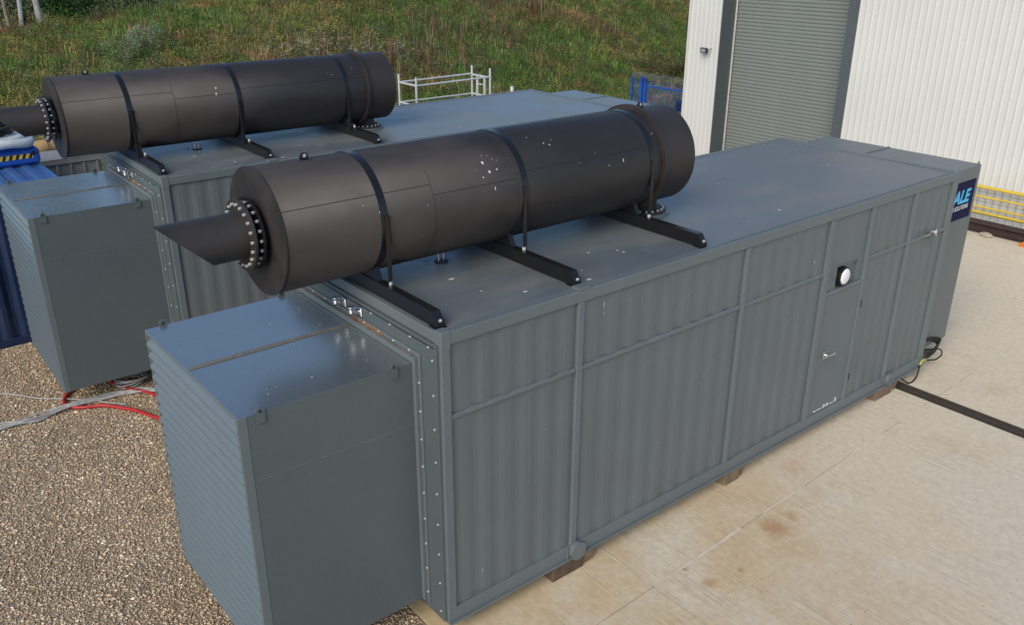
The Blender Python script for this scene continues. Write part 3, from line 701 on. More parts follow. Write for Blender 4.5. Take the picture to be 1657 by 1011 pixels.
# ------------------------------------------------------------------ warehouse
XW = 17.5
wh = empty('warehouse', (XW, 5, 0)); tag(wh, 'white ribbed metal warehouse with a tall grey roller shutter', 'warehouse')
wh.location = (0, 0, 0)
def cladding(y0, y1, z0, z1, name):
    b = MB(); pt = 0.172; n = max(1, round((y1-y0)/pt)); pt = (y1-y0)/n; prof = []
    for i in range(n):
        a = y0+i*pt; prof += [(a, 0.0), (a+pt*0.58, 0.0), (a+pt*0.68, -0.011), (a+pt*0.86, -0.011), (a+pt*0.96, 0.0)]
    prof.append((y1, 0.0)); V = []; F = []
    for (y, d) in prof: V += [(XW+d, y, z0), (XW+d, y, z1)]
    for i in range(len(prof)-1): F.append((2*i, 2*i+1, 2*i+3, 2*i+2))
    b.add(V, F); return b.build(name, M['clad'], wh)
DY0, DY1 = 6.95, 11.12; TOP = 7.5
cladding(-22, DY0, 0.12, TOP, 'wall_cladding'); cladding(DY1, 12.28, 0.12, TOP, 'wall_cladding'); cladding(DY0, DY1, 6.2, TOP, 'wall_cladding')
b = MB(); b.box((XW+0.80, -22, 0), (XW+20, 12.20, TOP-0.05)); b.box((XW+0.035, 11.14, 0), (XW+0.795, 12.20, TOP-0.05)); b.box((XW+0.035, -22, 0), (XW+0.795, DY0-0.02, TOP-.05)); b.box((XW+0.035, DY0-0.019, 6.2), (XW+0.795, 11.139, TOP-.05)); b.build('wall_core', M['clad'], wh)
MB().box((XW-0.05, 12.2805, 0.1), (XW+20, 12.33, TOP)).build('corner_flashing', M['clad'], wh)
MB().box((XW-0.3, -22.2, TOP+.002), (XW+20.2, 12.6, TOP+0.25)).build('roof_edge', M['jamb'], wh)
b = MB(); b.box((XW-0.045, DY1-0.012, 0.01), (XW+0.79, DY1+0.01, 6.2), .003); b.build('door_jamb', M['jamb'], wh)
b = MB(); b.box((XW-0.045, DY0-0.03, 0.01), (XW+0.79, DY0+0.012, 6.2), .003); b.box((XW-0.04, DY0+0.013, 0.01), (XW+0.02, DY0+0.25, 6.2), .003); b.build('door_jamb', M['jamb'], wh)
MB().box((XW+.0, DY0-.02, 6.2), (XW+0.79, DY1+0.0, 6.24)).build('door_head', M['jamb'], wh)
sh = MB().box((XW+0.64, DY0+0.014, 0.0), (XW+0.65, DY1-0.02, 6.19)).build('roller_shutter', M['shutter'], wh)
sb = MB(); ps = 0.1
pr = [(0.0, 0.004), (-0.012, 0.014), (-0.018, 0.040), (-0.016, 0.070), (-0.006, ps-0.008), (-0.002, ps-0.003), (0.004, ps-0.003), (0.004, 0.004)]
V = []; F = []
n = len(pr)
for y in (DY0+0.013, DY1-0.021): V += [(d, y, z) for d, z in pr]
F = [(i, (i+1) % n, n+(i+1) % n, n+i) for i in range(n)]
sb.add(V, F, False); sme = sb.mesh('slat'); sme.materials.append(M['shutter'])
for i in range(61): inst(sme, 'slat', sh, (XW+0.635, 0, 0.03+i*ps))
# guide strip, light edge on the left jamb
MB().box((XW+0.54, DY1-0.06, 0.02), (XW+0.57, DY1-0.0125, 6.19), .004).build('shutter_guide', M['galv'], wh)
# floodlight
fl = empty('floodlight', (XW-0.036, 11.58, 3.33)); tag(fl, 'small black floodlight on a bracket on the white wall left of the shutter', 'floodlight')
b = MB(); b.box((-0.19, -0.16, -0.07), (-0.11, 0.10, 0.08), .02); b.build('lamp_body', M['dull'], fl)
MB().box((-0.196, -0.12, -0.045), (-0.1905, 0.06, 0.055)).build('lamp_glass', M['greyplas'], fl)
b = MB(); b.box((-0.012, -0.05, -0.06), (0.0, 0.03, 0.05), .003); b.tube([(-0.01, -0.01, -.01), (-0.07, -0.01, 0.0), (-0.11, -0.03, 0.0)], .014, 6); b.tube([(-0.15, -.16, 0.0), (-0.13, -.20, .04), (-0.01, -.20, .06)], .01, 6); b.build('bracket', M['dull'], fl)
# yellow barrier in front of the wall
yb = empty('yellow_barrier', (17.27, 0, 0)); tag(yb, 'yellow tubular steel barrier standing against the white warehouse wall', 'barrier')
for z, r in ((1.045, 0.035), (0.82, 0.024), (0.58, 0.024), (0.45, 0.03)):
    b = MB(); b.cyl((0, -7.5, z), (0, 3.75, z), r, n=14); b.build('rail', M['yellow'], yb)
b = MB(); b.cyl((0.06, -7.5, 1.05), (0.06, 3.75, 1.05), 0.02, n=10); b.build('rail', M['yellow'], yb)
b = MB(); b.cyl((0.06, -7.5, .41), (0.06, 3.75, .41), 0.018, n=10); b.build('rail', M['yellow'], yb)
for y in (3.7, 1.2, -1.3, -3.8, -7.4):
    b = MB(); b.box((-.035, y-.035, 0.26), (.035, y+.035, 1.01), .006); b.box((-.08, y-.08, 0.2455), (.08, y+.08, 0.2595)); b.build('post', M['yellow'], yb)
b = MB()
for y in np.arange(-7.4, 3.7, 0.172): b.cyl((0.02, float(y), 0.40), (0.02, float(y), 1.04), 0.006, n=5)
for z in (0.70, 0.93): b.cyl((0.028, -7.45, z), (0.028, 3.72, z), 0.005, n=5)
b.build('wire_mesh', M['wire'], yb)
sbm = empty('steel_beam', (17.27, 0, 0)); tag(sbm, 'long rusty brown steel beam lying along the foot of the warehouse wall', 'beam')
b = MB(); b.box((-0.13, -7.8, 0.0), (0.16, 4.2, 0.03), .004); b.box((-0.01, -7.8, 0.0305), (0.02, 4.2, 0.2145)); b.box((-0.13, -7.8, 0.215), (0.16, 4.2, 0.245), .004); b.build('beam', M['beam'], sbm)
MB().box((XW-0.0, -21.9, 0.0), (XW+0.034, DY0-0.04, 0.119)).build('wall_base', M['beam'], wh)
def rock(name, loc, s, mat, seed):
    bm = bmesh.new(); bmesh.ops.create_icosphere(bm, subdivisions=2, radius=1); rr2 = random.Random(seed)
    for v in bm.verts:
        k = rr2.uniform(.82, 1.1); v.co = Vector((v.co.x*s[0]*k, v.co.y*s[1]*k, max(-.5, v.co.z)*s[2]*k))
    mz = min(v.co.z for v in bm.verts)
    for v in bm.verts: v.co.z -= mz
    me = bpy.data.meshes.new(name); bm.to_mesh(me); bm.free(); me.materials.append(mat)
    o = bpy.data.objects.new(name, me); col.objects.link(o); o.location = loc; return o
tag(rock('stone', (17.0, 2.60, 0.0), (.10, .16, .07), M['stone'], 3), 'pale broken stone lying in front of the rusty beam', 'stone')
ck = empty('orange_block', (16.95, 1.72, 0)); tag(ck, 'orange plastic foot block at the right edge by the yellow barrier', 'block')
b = MB(); b.prism([(-.11, 0), (.11, 0), (.11, .06), (.05, .11), (-.05, .11), (-.11, .06)], 'x', -.1, .1); b.build('body', M['orange'], ck)
b = MB(); b.box((-.05, -.02, .1105), (.05, .02, .125), .006); b.build('grip', M['dull'], ck)

# ------------------------------------------------------------------ scaffold tower behind the rear container
sf = empty('scaffold_tower', (0, 0, 0)); tag(sf, 'galvanised scaffold tower frame rising behind the rear container', 'scaffold')
ry = (10.2, 10.87); rx = (6.46, 8.40)
for x in rx:
    for y in ry:
        MB().cyl((x, y, -0.06), (x, y, 3.64+(0.03 if x > 7 else 0)), 0.024, n=10).build('upright', M['galv'], sf)
for z in (1.0, 2.0, 3.05, 3.47):
    for y in ry: MB().cyl((rx[0], y, z), (rx[1], y, z+(.02 if z > 3.3 else 0)), 0.02, n=10).build('guard_rail', M['galv'], sf)
    for x in rx: MB().cyl((x, ry[0], z), (x, ry[1], z), 0.024, n=10).build('cross_tube', M['galv'], sf)
for y in (10.40, 10.67): MB().cyl((8.40, y, 0.9), (8.40, y, 3.44), 0.03, n=10).build('ladder_stile', M['galv'], sf)
for z in np.arange(1.0, 3.4, 0.25): MB().cyl((8.40, 10.40, float(z)+.04), (8.40, 10.67, float(z)+.04), 0.016, n=8).build('ladder_rung', M['galv'], sf)
MB().box((rx[0]+.03, ry[0]+.03, 2.02), (rx[1]-.03, ry[1]-.03, 2.06)).build('platform', M['timber2'], sf)
# small white post beyond the roof corner
o = empty('marker_post', (9.35, 10.6, -0.06)); tag(o, 'short white post just visible beyond the rear container roof corner', 'post')
b = MB(); b.box((-.028, -.028, 0), (.028, .028, 3.20), .006); b.build('post', M['white'], o); MB().box((-.031, -.031, 3.2005), (.031, .031, 3.215), .004).build('cap', M['galv'], o)

# ------------------------------------------------------------------ blue mesh fence beyond the warehouse corner
bf = empty('blue_fence', (0, 0, 0)); tag(bf, 'blue welded mesh fence with gate posts beside the warehouse corner', 'fence')
FXF = 18.6
z0f = float(hgt(FXF, 15.0))
for y, r in ((15.55, 0.03), (15.10, 0.05), (14.93, 0.05), (12.5, 0.05)):
    MB().box((FXF-r, y-r, z0f-.1), (FXF+r, y+r, z0f+2.16), .008).build('post', M['bluefence'], bf)
for z in (0.25, 1.86, 0.95):
    MB().box((FXF-.02, 12.55, z0f+z), (FXF+.02, 14.87, z0f+z+0.05)).build('rail', M['bluefence'], bf)
b = MB()
for y in np.arange(12.6, 15.5, 0.05):
    if 14.87 < y < 15.16: continue
    b.box((FXF-.0235, float(y)-.0045, z0f+.1), (FXF-.0205, float(y)+.0045, z0f+2.10))
for z in np.arange(0.15, 2.1, 0.2):
    b.box((FXF-.028, 12.55, z0f+float(z)), (FXF-.024, 15.5, z0f+float(z)+.006))
b.build('mesh_panel', M['bluefence'], bf)
b = MB(); rr_ = random.Random(9)
for k in range(3):
    pts = []
    for i in range(150):
        t = i/150; a = t*2*PI*17+k*2; y = 12.5+3.0*t
        pts.append((FXF+0.11*math.cos(a)+rr_.uniform(-.015, .015), y+0.05*math.sin(a*1.3), z0f+2.16+0.13*math.sin(a)+rr_.uniform(-.015, .015)))
    b.tube(pts, 0.0055, 4)
b.build('wire_coil', M['wire'], bf)
# dark stored materials behind the fence
rr_ = random.Random(2)
for k in range(4):
    o = empty('stacked_tarpaulin_bale', (19.3+0.1*k, 13.2+0.25*(k % 2), z0f)); tag(o, ['black wrapped bale at the bottom of the stack behind the blue fence', 'second black wrapped bale of the stack behind the blue fence', 'third black wrapped bale of the stack behind the blue fence', 'topmost black wrapped bale of the stack behind the blue fence'][k], 'bale', 'black bales behind the fence')
    b = MB(); b.box((-.35, -.75, 0.36*k), (.45, .75, 0.36*k+.34), .09); b.build('wrap', M['dull'], o)
    b = MB(); b.box((-.36, -.1, 0.36*k+.005), (.46, -.06, 0.36*k+.345), .09); b.build('band', M['wire'], o)

# ------------------------------------------------------------------ blue container and things stored on it at the left
bc = empty('blue_container', (0, 0, 0)); tag(bc, 'dark blue corrugated shipping container at the left edge behind the rear hood', 'container')
X0, X1, Y0, Y1, ZT = -6.6, -0.5, 10.02, 12.46, 2.6
MB().box((X0+.06, Y0+.08, 0.06), (X1-.06, Y1-.08, ZT-.06)).build('inner_body', M['bluecont'], bc)
b = MB(); corr(b, X0+.1, X1-.1, 0.12, ZT-.1, Y0+.015, 0.28, 0.036); b.build('side_panel', M['bluecont'], bc)
for (lo, hi) in (((X0, Y0, 0.0), (X1, Y0+.075, .13)), ((X0, Y0, ZT-.11), (X1, Y0+.075, ZT)), ((X0, Y1-.075, ZT-.11), (X1, Y1, ZT)), ((X0, Y1-.075, 0), (X1, Y1, .13))):
    MB().box(lo, hi, .008).build('rail', M['bluecont'], bc)
for x in (X0, X1-.12):
    for y in (Y0-.002, Y1-.118): MB().box((x, y, 0.131), (x+.12, y+.12, ZT-.111), .008).build('post', M['bluecont'], bc)
b = MB(); n = 22; V = []; F = []; pt = (X1-X0-.1)/n
pf = []
for i in range(n): a = X0+.05+i*pt; pf += [(a, 0), (a+.3*pt, 0), (a+.5*pt, -.022), (a+.8*pt, -.022)]
pf.append((X1-.05, 0))
for x, d in pf: V += [(x, Y0+.076, ZT-.004+d), (x, Y1-.076, ZT-.004+d)]
for i in range(len(pf)-1): F.append((2*i, 2*i+2, 2*i+3, 2*i+1))
b.add(V, F); b.build('roof_panel', paint('blue_roof_paint', (0.035, 0.11, 0.30), 0.45, 0.12, dust=0.2), bc)
# blue plastic barrier block with hazard tape
bb_ = empty('blue_barrier_block', (-1.25, 11.95, ZT)); tag(bb_, 'bright blue plastic block with yellow and black hazard tape lying on the blue container', 'barrier')
b = MB(); b.box((-1.2, -.33, .0), (0.72, .33, .30), .05); b.build('body', M['blueplas'], bb_)
for k in range(7):
    MB().box((-1.1+k*.26, -.30, .3005), (-.92+k*.26, .30, .33), .014).build('rib', M['blueplas'], bb_)
tp = MB().box((-0.02, -.3335, .12), (.60, -.3305, .20)).build('tape', M['hyellow'], bb_)
b = MB()
for k in range(6): b.add([(0.0+k*.105, -.3342, .12), (.05+k*.105, -.3342, .12), (.085+k*.105, -.3342, .20), (.035+k*.105, -.3342, .20)], [(0, 1, 2, 3)])
b.build('tape_stripes', M['dull'], tp)
MB().cyl((.62, -.335, .2), (.62, -.32, .2), .04, n=14).build('plug', M['dull'], bb_)
# white fabric coil and black hose coil
wc = empty('white_fabric_sling', (-1.15, 11.75, ZT+.3305)); tag(wc, 'pale folded fabric sling heaped on the blue block under the black hoses', 'sling')
b = MB(); pts = []
for i in range(40):
    a = 2*PI*i/40; pts.append((.52*math.cos(a), .26*math.sin(a), .085+.02*math.sin(3*a)))
b.tube(pts, [.085+.005*math.sin(.9*k) for k in range(40)], 10, True); b.build('coil', M['cloth'], wc)
b = MB(); b.tube([(p[0]*.9, p[1]*.85, .165+.008*math.cos(i*.7)) for i, p in enumerate(pts)], .06, 8, True); b.build('upper_fold', M['cloth'], wc)
hc = empty('black_hose_coil', (-1.3, 11.7, ZT+.3305+.20)); tag(hc, 'tangled black hose coil lying on top of the white sling at the left edge', 'hose')
rr_ = random.Random(8)
for k in range(6):
    b = MB(); R0 = rr_.uniform(.30, .46); tl = rr_.uniform(-.25, .25); ph = rr_.uniform(0, 6)
    b.tube([(R0*math.cos(a), R0*.6*math.sin(a), .05+.055*k+tl*R0*math.sin(a+ph)*.45) for a in [2*PI*i/36 for i in range(36)]], .028, 8, True); b.build('loop', M['dull'], hc)
b = MB(); b.tube(smooth_path([(-.1, 0, .3), (.0, -.1, .42), (.1, -.05, .44), (.2, -.1, .34)]), .016, 6); b.build('tie', M['red'], hc)
# grey crates and tan roll on pallets behind the corner
lab = ['grey plastic crate at the bottom of the stack behind the rear hood', 'grey plastic crate in the middle of the stack behind the rear hood', 'grey ribbed plastic crate on top of the stack beside the blue block']
for k in range(3):
    ct = empty('plastic_crate', (0.10, 13.05, -0.06+k*0.83)); tag(ct, lab[k], 'crate', 'grey stacked crates')
    b = MB(); b.box((-.50, -.40, .10), (.58, .40, .80), .03); b.build('body', M['greyplas'], ct)
    for x in (-.46, -.22, .02, .26, .5): MB().box((x, -.425, .14), (x+.045, -.4005, .70), .006).build('rib', M['greyplas'], ct)
    b = MB(); b.box((-.53, -.43, .72), (.61, -.4255, .80)); b.box((-.53, -.43, .8005), (.61, .43, .828), .01); b.build('rim', M['greyplas'], ct)
    for x in (-.5, 0, .48): MB().box((x, -.4, 0.0005), (x+.1, .4, .0995)).build('runner', M['greyplas'], ct)
for k in range(5):
    pl = empty('timber_pallet', (-0.05, 14.35, float(hgt(-.05, 14.35))+k*0.145*3)) if False else None
st = empty('pallet_stack_frame', (-0.15, 14.2, float(hgt(-0.15, 14.2)))); tag(st, 'weathered timber pallet stack behind the grey crates', 'pallet')
for k in range(15):
    z = k*0.155
    for i in range(5): MB().box((-.6, -.5+i*.225, z+.105), (.6, -.4+i*.225, z+.125)).build('board', M['timber2'], st)
    for y in (-.5, -.05, .4): MB().box((-.6, y, z), (.6, y+.1, z+.1045)).build('bearer_block', M['timber2'], st)
ztr = float(hgt(-0.15, 14.2))+15*0.155-.03
tr = empty('tan_roll', (-0.22, 14.1, ztr)); tag(tr, 'tan rolled matting lying on the pallets behind the rear silencer pipe', 'roll')
b = MB(); pts = smooth_path([(-.75, .02, .16), (-.4, -.02, .15), (0, .0, .155), (.35, .02, .16), (.62, .05, .17)], 5); b.tube(pts, [.14+.012*math.sin(i*1.1) for i in range(len(pts))], 18); b.build('matting', M['tan'], tr)
for x in (-.45, .3):
    b = MB(); b.tube([(x, .0+.158*math.cos(a), .156+.158*math.sin(a)) for a in [2*PI*i/24 for i in range(24)]], .008, 5, True); b.build('tie', M['timber'], tr)

# ------------------------------------------------------------------ cables
def cable(name, pts, r, mat, label, cat='cable', grp=None, k=7):
    o = MB().tube(smooth_path(pts, k), r, 8).build(name, M[mat]); tag(o, label, cat, grp); return o
cable('red_cable', [(-1.1, 8.1, .03), (-1.45, 7.75, .03), (-1.62, 7.52, .03), (-1.69, 7.32, .03), (-1.64, 7.14, .03), (-1.50, 7.02, .03), (-1.27, 6.90, .03), (-1.08, 6.66, .03), (-.93, 6.42, .03), (-.78, 6.06, .03), (-.5, 5.6, .03)], .026, 'red', 'thick red cable curving out from under the rear hood across the gravel')
cable('red_cable', [(-1.0, 7.75, .03), (-.88, 7.35, .035), (-.74, 7.08, .03), (-.64, 6.93, .03), (-.5, 6.6, .03), (-.2, 6.2, .03)], .022, 'red', 'short stretch of red cable near the coil beside the foreground hood')
rr_ = random.Random(14)
gb_ = empty('grey_cable_bundle', (0, 0, 0)); tag(gb_, 'loose bundle of pale grey cables running over the gravel to the left edge', 'cables')
for k in range(13):
    o = rr_.uniform(-.10, .10); o2 = rr_.uniform(-.13, .13); o3 = rr_.uniform(-.1, .1)
    pts = [(-4.4, 7.15+o2*1.8, .02), (-3.4, 7.30+o*1.6+.08, .02+.01*k/13), (-2.55, 7.16+o, .02+.012*(k % 4)), (-2.1, 7.10+o2*.8, .02+.012*(k % 3)), (-1.68, 7.15+o*.6, .055+.01*(k % 3)), (-1.1, 7.14+o3, .02+.01*(k % 4)), (-.72, 7.06+o2*.7, .03), (-.45, 6.9+o, .02), (-.25, 6.6, .02)]
    MB().tube(smooth_path(pts, 6), rr_.choice((.006, .008, .010)), 5).build('strand', M['greycable'], gb_)
cable('thin_grey_cable', [(-4.4, 8.9, .02), (-3.2, 8.55, .02), (-2.36, 8.25, .02), (-1.95, 7.75, .02), (-1.6, 7.42, .03), (-1.2, 7.0, .02), (-1.0, 6.75, .02)], .008, 'greycable', 'single thin grey cable slanting over the gravel to the left edge')
cc = empty('cable_coil', (-.74, 7.38, 0.02)); tag(cc, 'small coil of pale grey cable on the gravel under the rear hood', 'cable coil')
for k in range(5):
    b = MB(); rr2 = .18+.018*k; b.tube([(rr2*math.cos(a)+.01*k, rr2*.85*math.sin(a), .02+.022*k+.03*math.sin(a+k)) for a in [2*PI*i/30 for i in range(30)]], .010, 6, True); b.build('loop', M['greycable'], cc)
# black cable loops at the far end of the foreground container
bkc = empty('black_cable_loops', (0, 0, 0)); tag(bkc, 'black cable loops hanging below the far end of the foreground container', 'cable')
b = MB(); b.tube(smooth_path([(8.50, .05, .10), (8.56, -.05, .03), (8.70, -.06, .02), (8.80, -.055, .07), (8.84, -.05, .18), (8.84, -.05, .25)]), .012, 6)
b.tube(smooth_path([(9.02, -.05, .27), (9.12, -.06, .25), (9.30, -.08, .22), (9.44, -.09, .26), (9.45, -.06, .33), (9.34, -.02, .37), (9.18, .05, .38), (9.05, .10, .42)]), .012, 6); b.build('lower_loop', M['dull'], bkc)
b = MB(); b.tube(smooth_path([(8.84, -.05, .25), (8.87, -.052, .295), (8.95, -.052, .305), (9.02, -.05, .27)]), .013, 6); b.build('striped_end', M['greencable'], bkc)
for k in range(5):
    b = MB(); b.tube(smooth_path([(9.04, .12, .30+.02*k), (9.22+.03*k, .05, .22+.025*k), (9.52, .06, .23+.02*k), (9.66+.02*k, .10, .30+.02*k), (9.52, .16, .40+.01*k), (9.25, .19, .42), (9.1, .19, .4)]), .014, 6); b.build('coil_turn', M['dull'], bkc)

# ------------------------------------------------------------------ pebbles
def big_mesh(name, V, F, C, mat, label, cat=None, kind='stuff'):
    me = bpy.data.meshes.new(name); nv = len(V); nf = len(F); k = F.shape[1]
    me.vertices.add(nv); me.vertices.foreach_set('co', V.astype(np.float32).ravel())
    me.loops.add(nf*k); me.loops.foreach_set('vertex_index', F.astype(np.int32).ravel())
    me.polygons.add(nf); me.polygons.foreach_set('loop_start', np.arange(0, nf*k, k, dtype=np.int32)); me.polygons.foreach_set('loop_total', np.full(nf, k, dtype=np.int32))
    me.update(calc_edges=True)
    at = me.color_attributes.new('Col', 'FLOAT_COLOR', 'POINT')
    at.data.foreach_set('color', np.concatenate([C, np.ones((nv, 1))], 1).astype(np.float32).ravel())
    me.materials.append(mat); o = bpy.data.objects.new(name, me); col.objects.link(o); tag(o, label, cat, None, kind); return o
rs = np.random.RandomState(5)
n = 115000
px = rs.uniform(-5.2, -0.075, n); py = rs.uniform(-1.8, 10.0, n)
s = rs.gamma(5.0, 0.0017, n)+0.004
oc = np.array([(1, 0, 0), (0, 1, 0), (-1, 0, 0), (0, -1, 0), (0, 0, 1), (0, 0, -1)], float)
jit = rs.uniform(0.65, 1.25, (n, 6, 1)); P = oc[None]*jit+rs.uniform(-.22, .22, (n, 6, 3))
P *= np.stack([s*rs.uniform(.8, 1.5, n), s*rs.uniform(.7, 1.1, n), s*rs.uniform(.32, .58, n)], 1)[:, None, :]
a = rs.uniform(0, 6.28, n); ca, sa = np.cos(a)[:, None], np.sin(a)[:, None]
Q = np.stack([P[..., 0]*ca-P[..., 1]*sa+px[:, None], P[..., 0]*sa+P[..., 1]*ca+py[:, None], P[..., 2]-0.008+rs.uniform(0, .008, n)[:, None]], 2)
of = np.array([(0, 1, 4), (1, 2, 4), (2, 3, 4), (3, 0, 4), (1, 0, 5), (2, 1, 5), (3, 2, 5), (0, 3, 5)])
Fp = (np.arange(n)*6)[:, None, None]+of[None]
pal = 1.62*np.array([(.27, .195, .115), (.36, .275, .175), (.22, .165, .11), (.43, .35, .24), (.31, .25, .18), (.16, .125, .09), (.56, .50, .40), (.33, .20, .10)])
ci = rs.choice(len(pal), n, p=[.2, .22, .15, .14, .13, .08, .035, .045])
patch = 0.95+0.35*fbm(px*1.1, py*1.1, 9)
cc_ = pal[ci]*rs.uniform(.8, 1.15, (n, 1))*patch[:, None]; cc_ = .93*cc_+.07*cc_.mean(1, keepdims=True)
big_mesh('gravel_stones', Q.reshape(-1, 3), Fp.reshape(-1, 3), np.repeat(cc_, 6, 0), M['pebv'], 'loose brown and tan gravel stones')

# ------------------------------------------------------------------ vegetation on the bank
def frame(n, tilt):
    a = rs.uniform(0, 6.28, n); t = tilt
    return np.stack([np.cos(a)*np.sin(t), np.sin(a)*np.sin(t), np.cos(t)], 1), a
def seen(x, y, z, m=0.12):
    d = np.stack([x-CAM[0], y-CAM[1], z-CAM[2]], 1); X = d@np.array(right); Y = d@np.array(up); Z = d@np.array(cf)
    u = X/Z*FPX/828.5; v = Y/Z*FPX/505.5
    return (Z > 1) & (np.abs(u) < 1+m*2) & (v < 1+m*3) & (v > -1)
def ground_pts(n, x0=-9, x1=44, y0=13.5, y1=44):
    x = rs.uniform(x0, x1, n); y = rs.uniform(y0, y1, n); k = (y > 12.9+0.33*np.clip(x, -30, 40)) | (x > 17.9)
    k &= ~((x > 17.2) & (y < 12.8)); x = x[k]; y = y[k]; z = hgt(x, y)
    k = seen(x, y, z); return x[k], y[k], z[k]
def zone(x, y):
    d = fbm(x*0.22, y*0.30, 1); e = fbm(x*0.55+9, y*0.55, 4)
    return d, e
GR = np.array([(.050, .110, .020), (.070, .120, .028), (.042, .085, .020)])
OL = np.array([(.100, .118, .030), (.080, .096, .025), (.13, .132, .044)])
BR = np.array([(.135, .085, .042), (.105, .068, .040), (.17, .125, .065)])
def colours(x, y):
    d, e = zone(x, y); n = len(x); r = rs.uniform(0, 1, n)
    green = sstep(.44, .60, d+0.25*sstep(10, 22, x)-.10)
    brown = sstep(.48, .68, e)*(1-.6*green)
    pick = rs.randint(0, 3, n)
    c = OL[pick]*(1-green)[:, None]+GR[pick]*green[:, None]
    isb = r < .10+brown*.55
    c[isb] = BR[pick[isb]]
    cl = 0.45+1.15*fbm(x*1.3+31, y*1.3, 17)
    return c*np.array([1.2, 1.0, 1.0])*2.8*cl[:, None]*rs.uniform(.65, 1.3, (n, 1)), green, brown
def blades(x, y, z, nb, h, w, spread, lean, colr, name, label):
    n = len(x)*nb
    X = np.repeat(x, nb)+rs.normal(0, spread, n); Y = np.repeat(y, nb)+rs.normal(0, spread, n); Z = hgt(X, Y)-.02
    hh = np.repeat(h, nb)*rs.uniform(.55, 1.25, n); a = rs.uniform(0, 6.28, n); ln = np.abs(rs.normal(0, lean, n))
    dx, dy = np.cos(a), np.sin(a); wx, wy = -dy*w, dx*w
    b0 = np.stack([X-wx, Y-wy, Z], 1); b1 = np.stack([X+wx, Y+wy, Z], 1)
    mx = X+dx*ln*hh*.4; my = Y+dy*ln*hh*.4; mz = Z+hh*.6
    m0 = np.stack([mx-wx*.8, my-wy*.8, mz], 1); m1 = np.stack([mx+wx*.8, my+wy*.8, mz], 1)
    tp = np.stack([X+dx*ln*hh, Y+dy*ln*hh, Z+hh*(1-.35*ln)], 1)
    V = np.stack([b0, b1, m1, m0, tp], 1).reshape(-1, 3)
    bi = (np.arange(n)*5)[:, None, None]; F = (bi+np.array([(0, 1, 2), (0, 2, 3), (3, 2, 4)])[None]).reshape(-1, 3)
    C = np.repeat(colr, nb, 0)*rs.uniform(.75, 1.25, (n, 1)); C = np.repeat(C, 5, 0)
    return big_mesh(name, V, F, C, M['leafv'], label)
x, y, z = ground_pts(46000)
c, g_, br_ = colours(x, y)
blades(x, y, z, 7, rs.gamma(3.0, .045, len(x))*(1+.3*g_)+.05, .010, .12, .7, c, 'bank_grass', 'rough green and straw grass covering the bank')
def leaves(cx, cy, cz, rad, hgt_, nl, size, colr, name=None, label=None, parent=None, mat='leafv', kind='stuff'):
    n = len(cx)*nl
    th = rs.uniform(0, 6.28, n); rr2 = np.sqrt(rs.uniform(0, 1, n)); zz = rs.uniform(0, 1, n)**.8
    prof = np.sqrt(np.clip(1-(zz*1.0-.25)**2/1.0, .05, 1))
    X = np.repeat(cx, nl)+np.repeat(rad, nl)*rr2*prof*np.cos(th); Y = np.repeat(cy, nl)+np.repeat(rad, nl)*rr2*prof*np.sin(th)
    Z = np.repeat(cz, nl)+np.repeat(hgt_, nl)*zz*(1.05-.55*rr2)
    u = rs.normal(0, 1, (n, 3)); u /= np.linalg.norm(u, axis=1)[:, None]
    w = np.cross(u, rs.normal(0, 1, (n, 3))); w /= np.linalg.norm(w, axis=1)[:, None]
    sz = np.repeat(size, nl)*rs.uniform(.6, 1.3, n) if not np.isscalar(size) else size*rs.uniform(.6, 1.3, n)
    Pc = np.stack([X, Y, Z], 1); u = u*sz[:, None]; w = w*(sz*.5)[:, None]
    V = np.stack([Pc-u, Pc+w, Pc+u, Pc-w], 1).reshape(-1, 3)
    F = (np.arange(n)*4)[:, None]+np.array([(0, 1, 2, 3)])
    C = np.repeat(np.repeat(colr, nl, 0)*rs.uniform(.6, 1.35, (n, 1)), 4, 0)
    return big_mesh(name, V, F, C, M[mat], label, kind=kind)
# broad leaved weeds
x, y, z = ground_pts(20000); d, e = zone(x, y); k = rs.uniform(0, 1, len(x)) < .4+.6*sstep(.4, .62, e); x, y, z = x[k], y[k], z[k]
c, g_, br_ = colours(x, y)
leaves(x, y, z, rs.uniform(.12, .38, len(x)), rs.uniform(.10, .40, len(x)), 22, .030, c*.95, 'bank_weeds', 'low leafy weeds tangled over the bank')
# taller herbs in separate tones
x, y, z = ground_pts(6500); k = fbm(x*.3+4, y*.3, 12)+.25*rs.uniform(-1, 1, len(x)) > .47; x, y, z = x[k], y[k], z[k]
tone = np.array([(.07, .13, .03), (.19, .23, .11), (.28, .27, .07), (.24, .165, .085), (.11, .20, .04), (.15, .14, .085)])[rs.choice(6, len(x), p=[.26, .2, .16, .12, .18, .08])]
leaves(x, y, z, rs.uniform(.14, .5, len(x)), rs.uniform(.25, .95, len(x)), 80, .036, tone, 'tall_weeds', 'taller weeds in mixed tones on the bank')
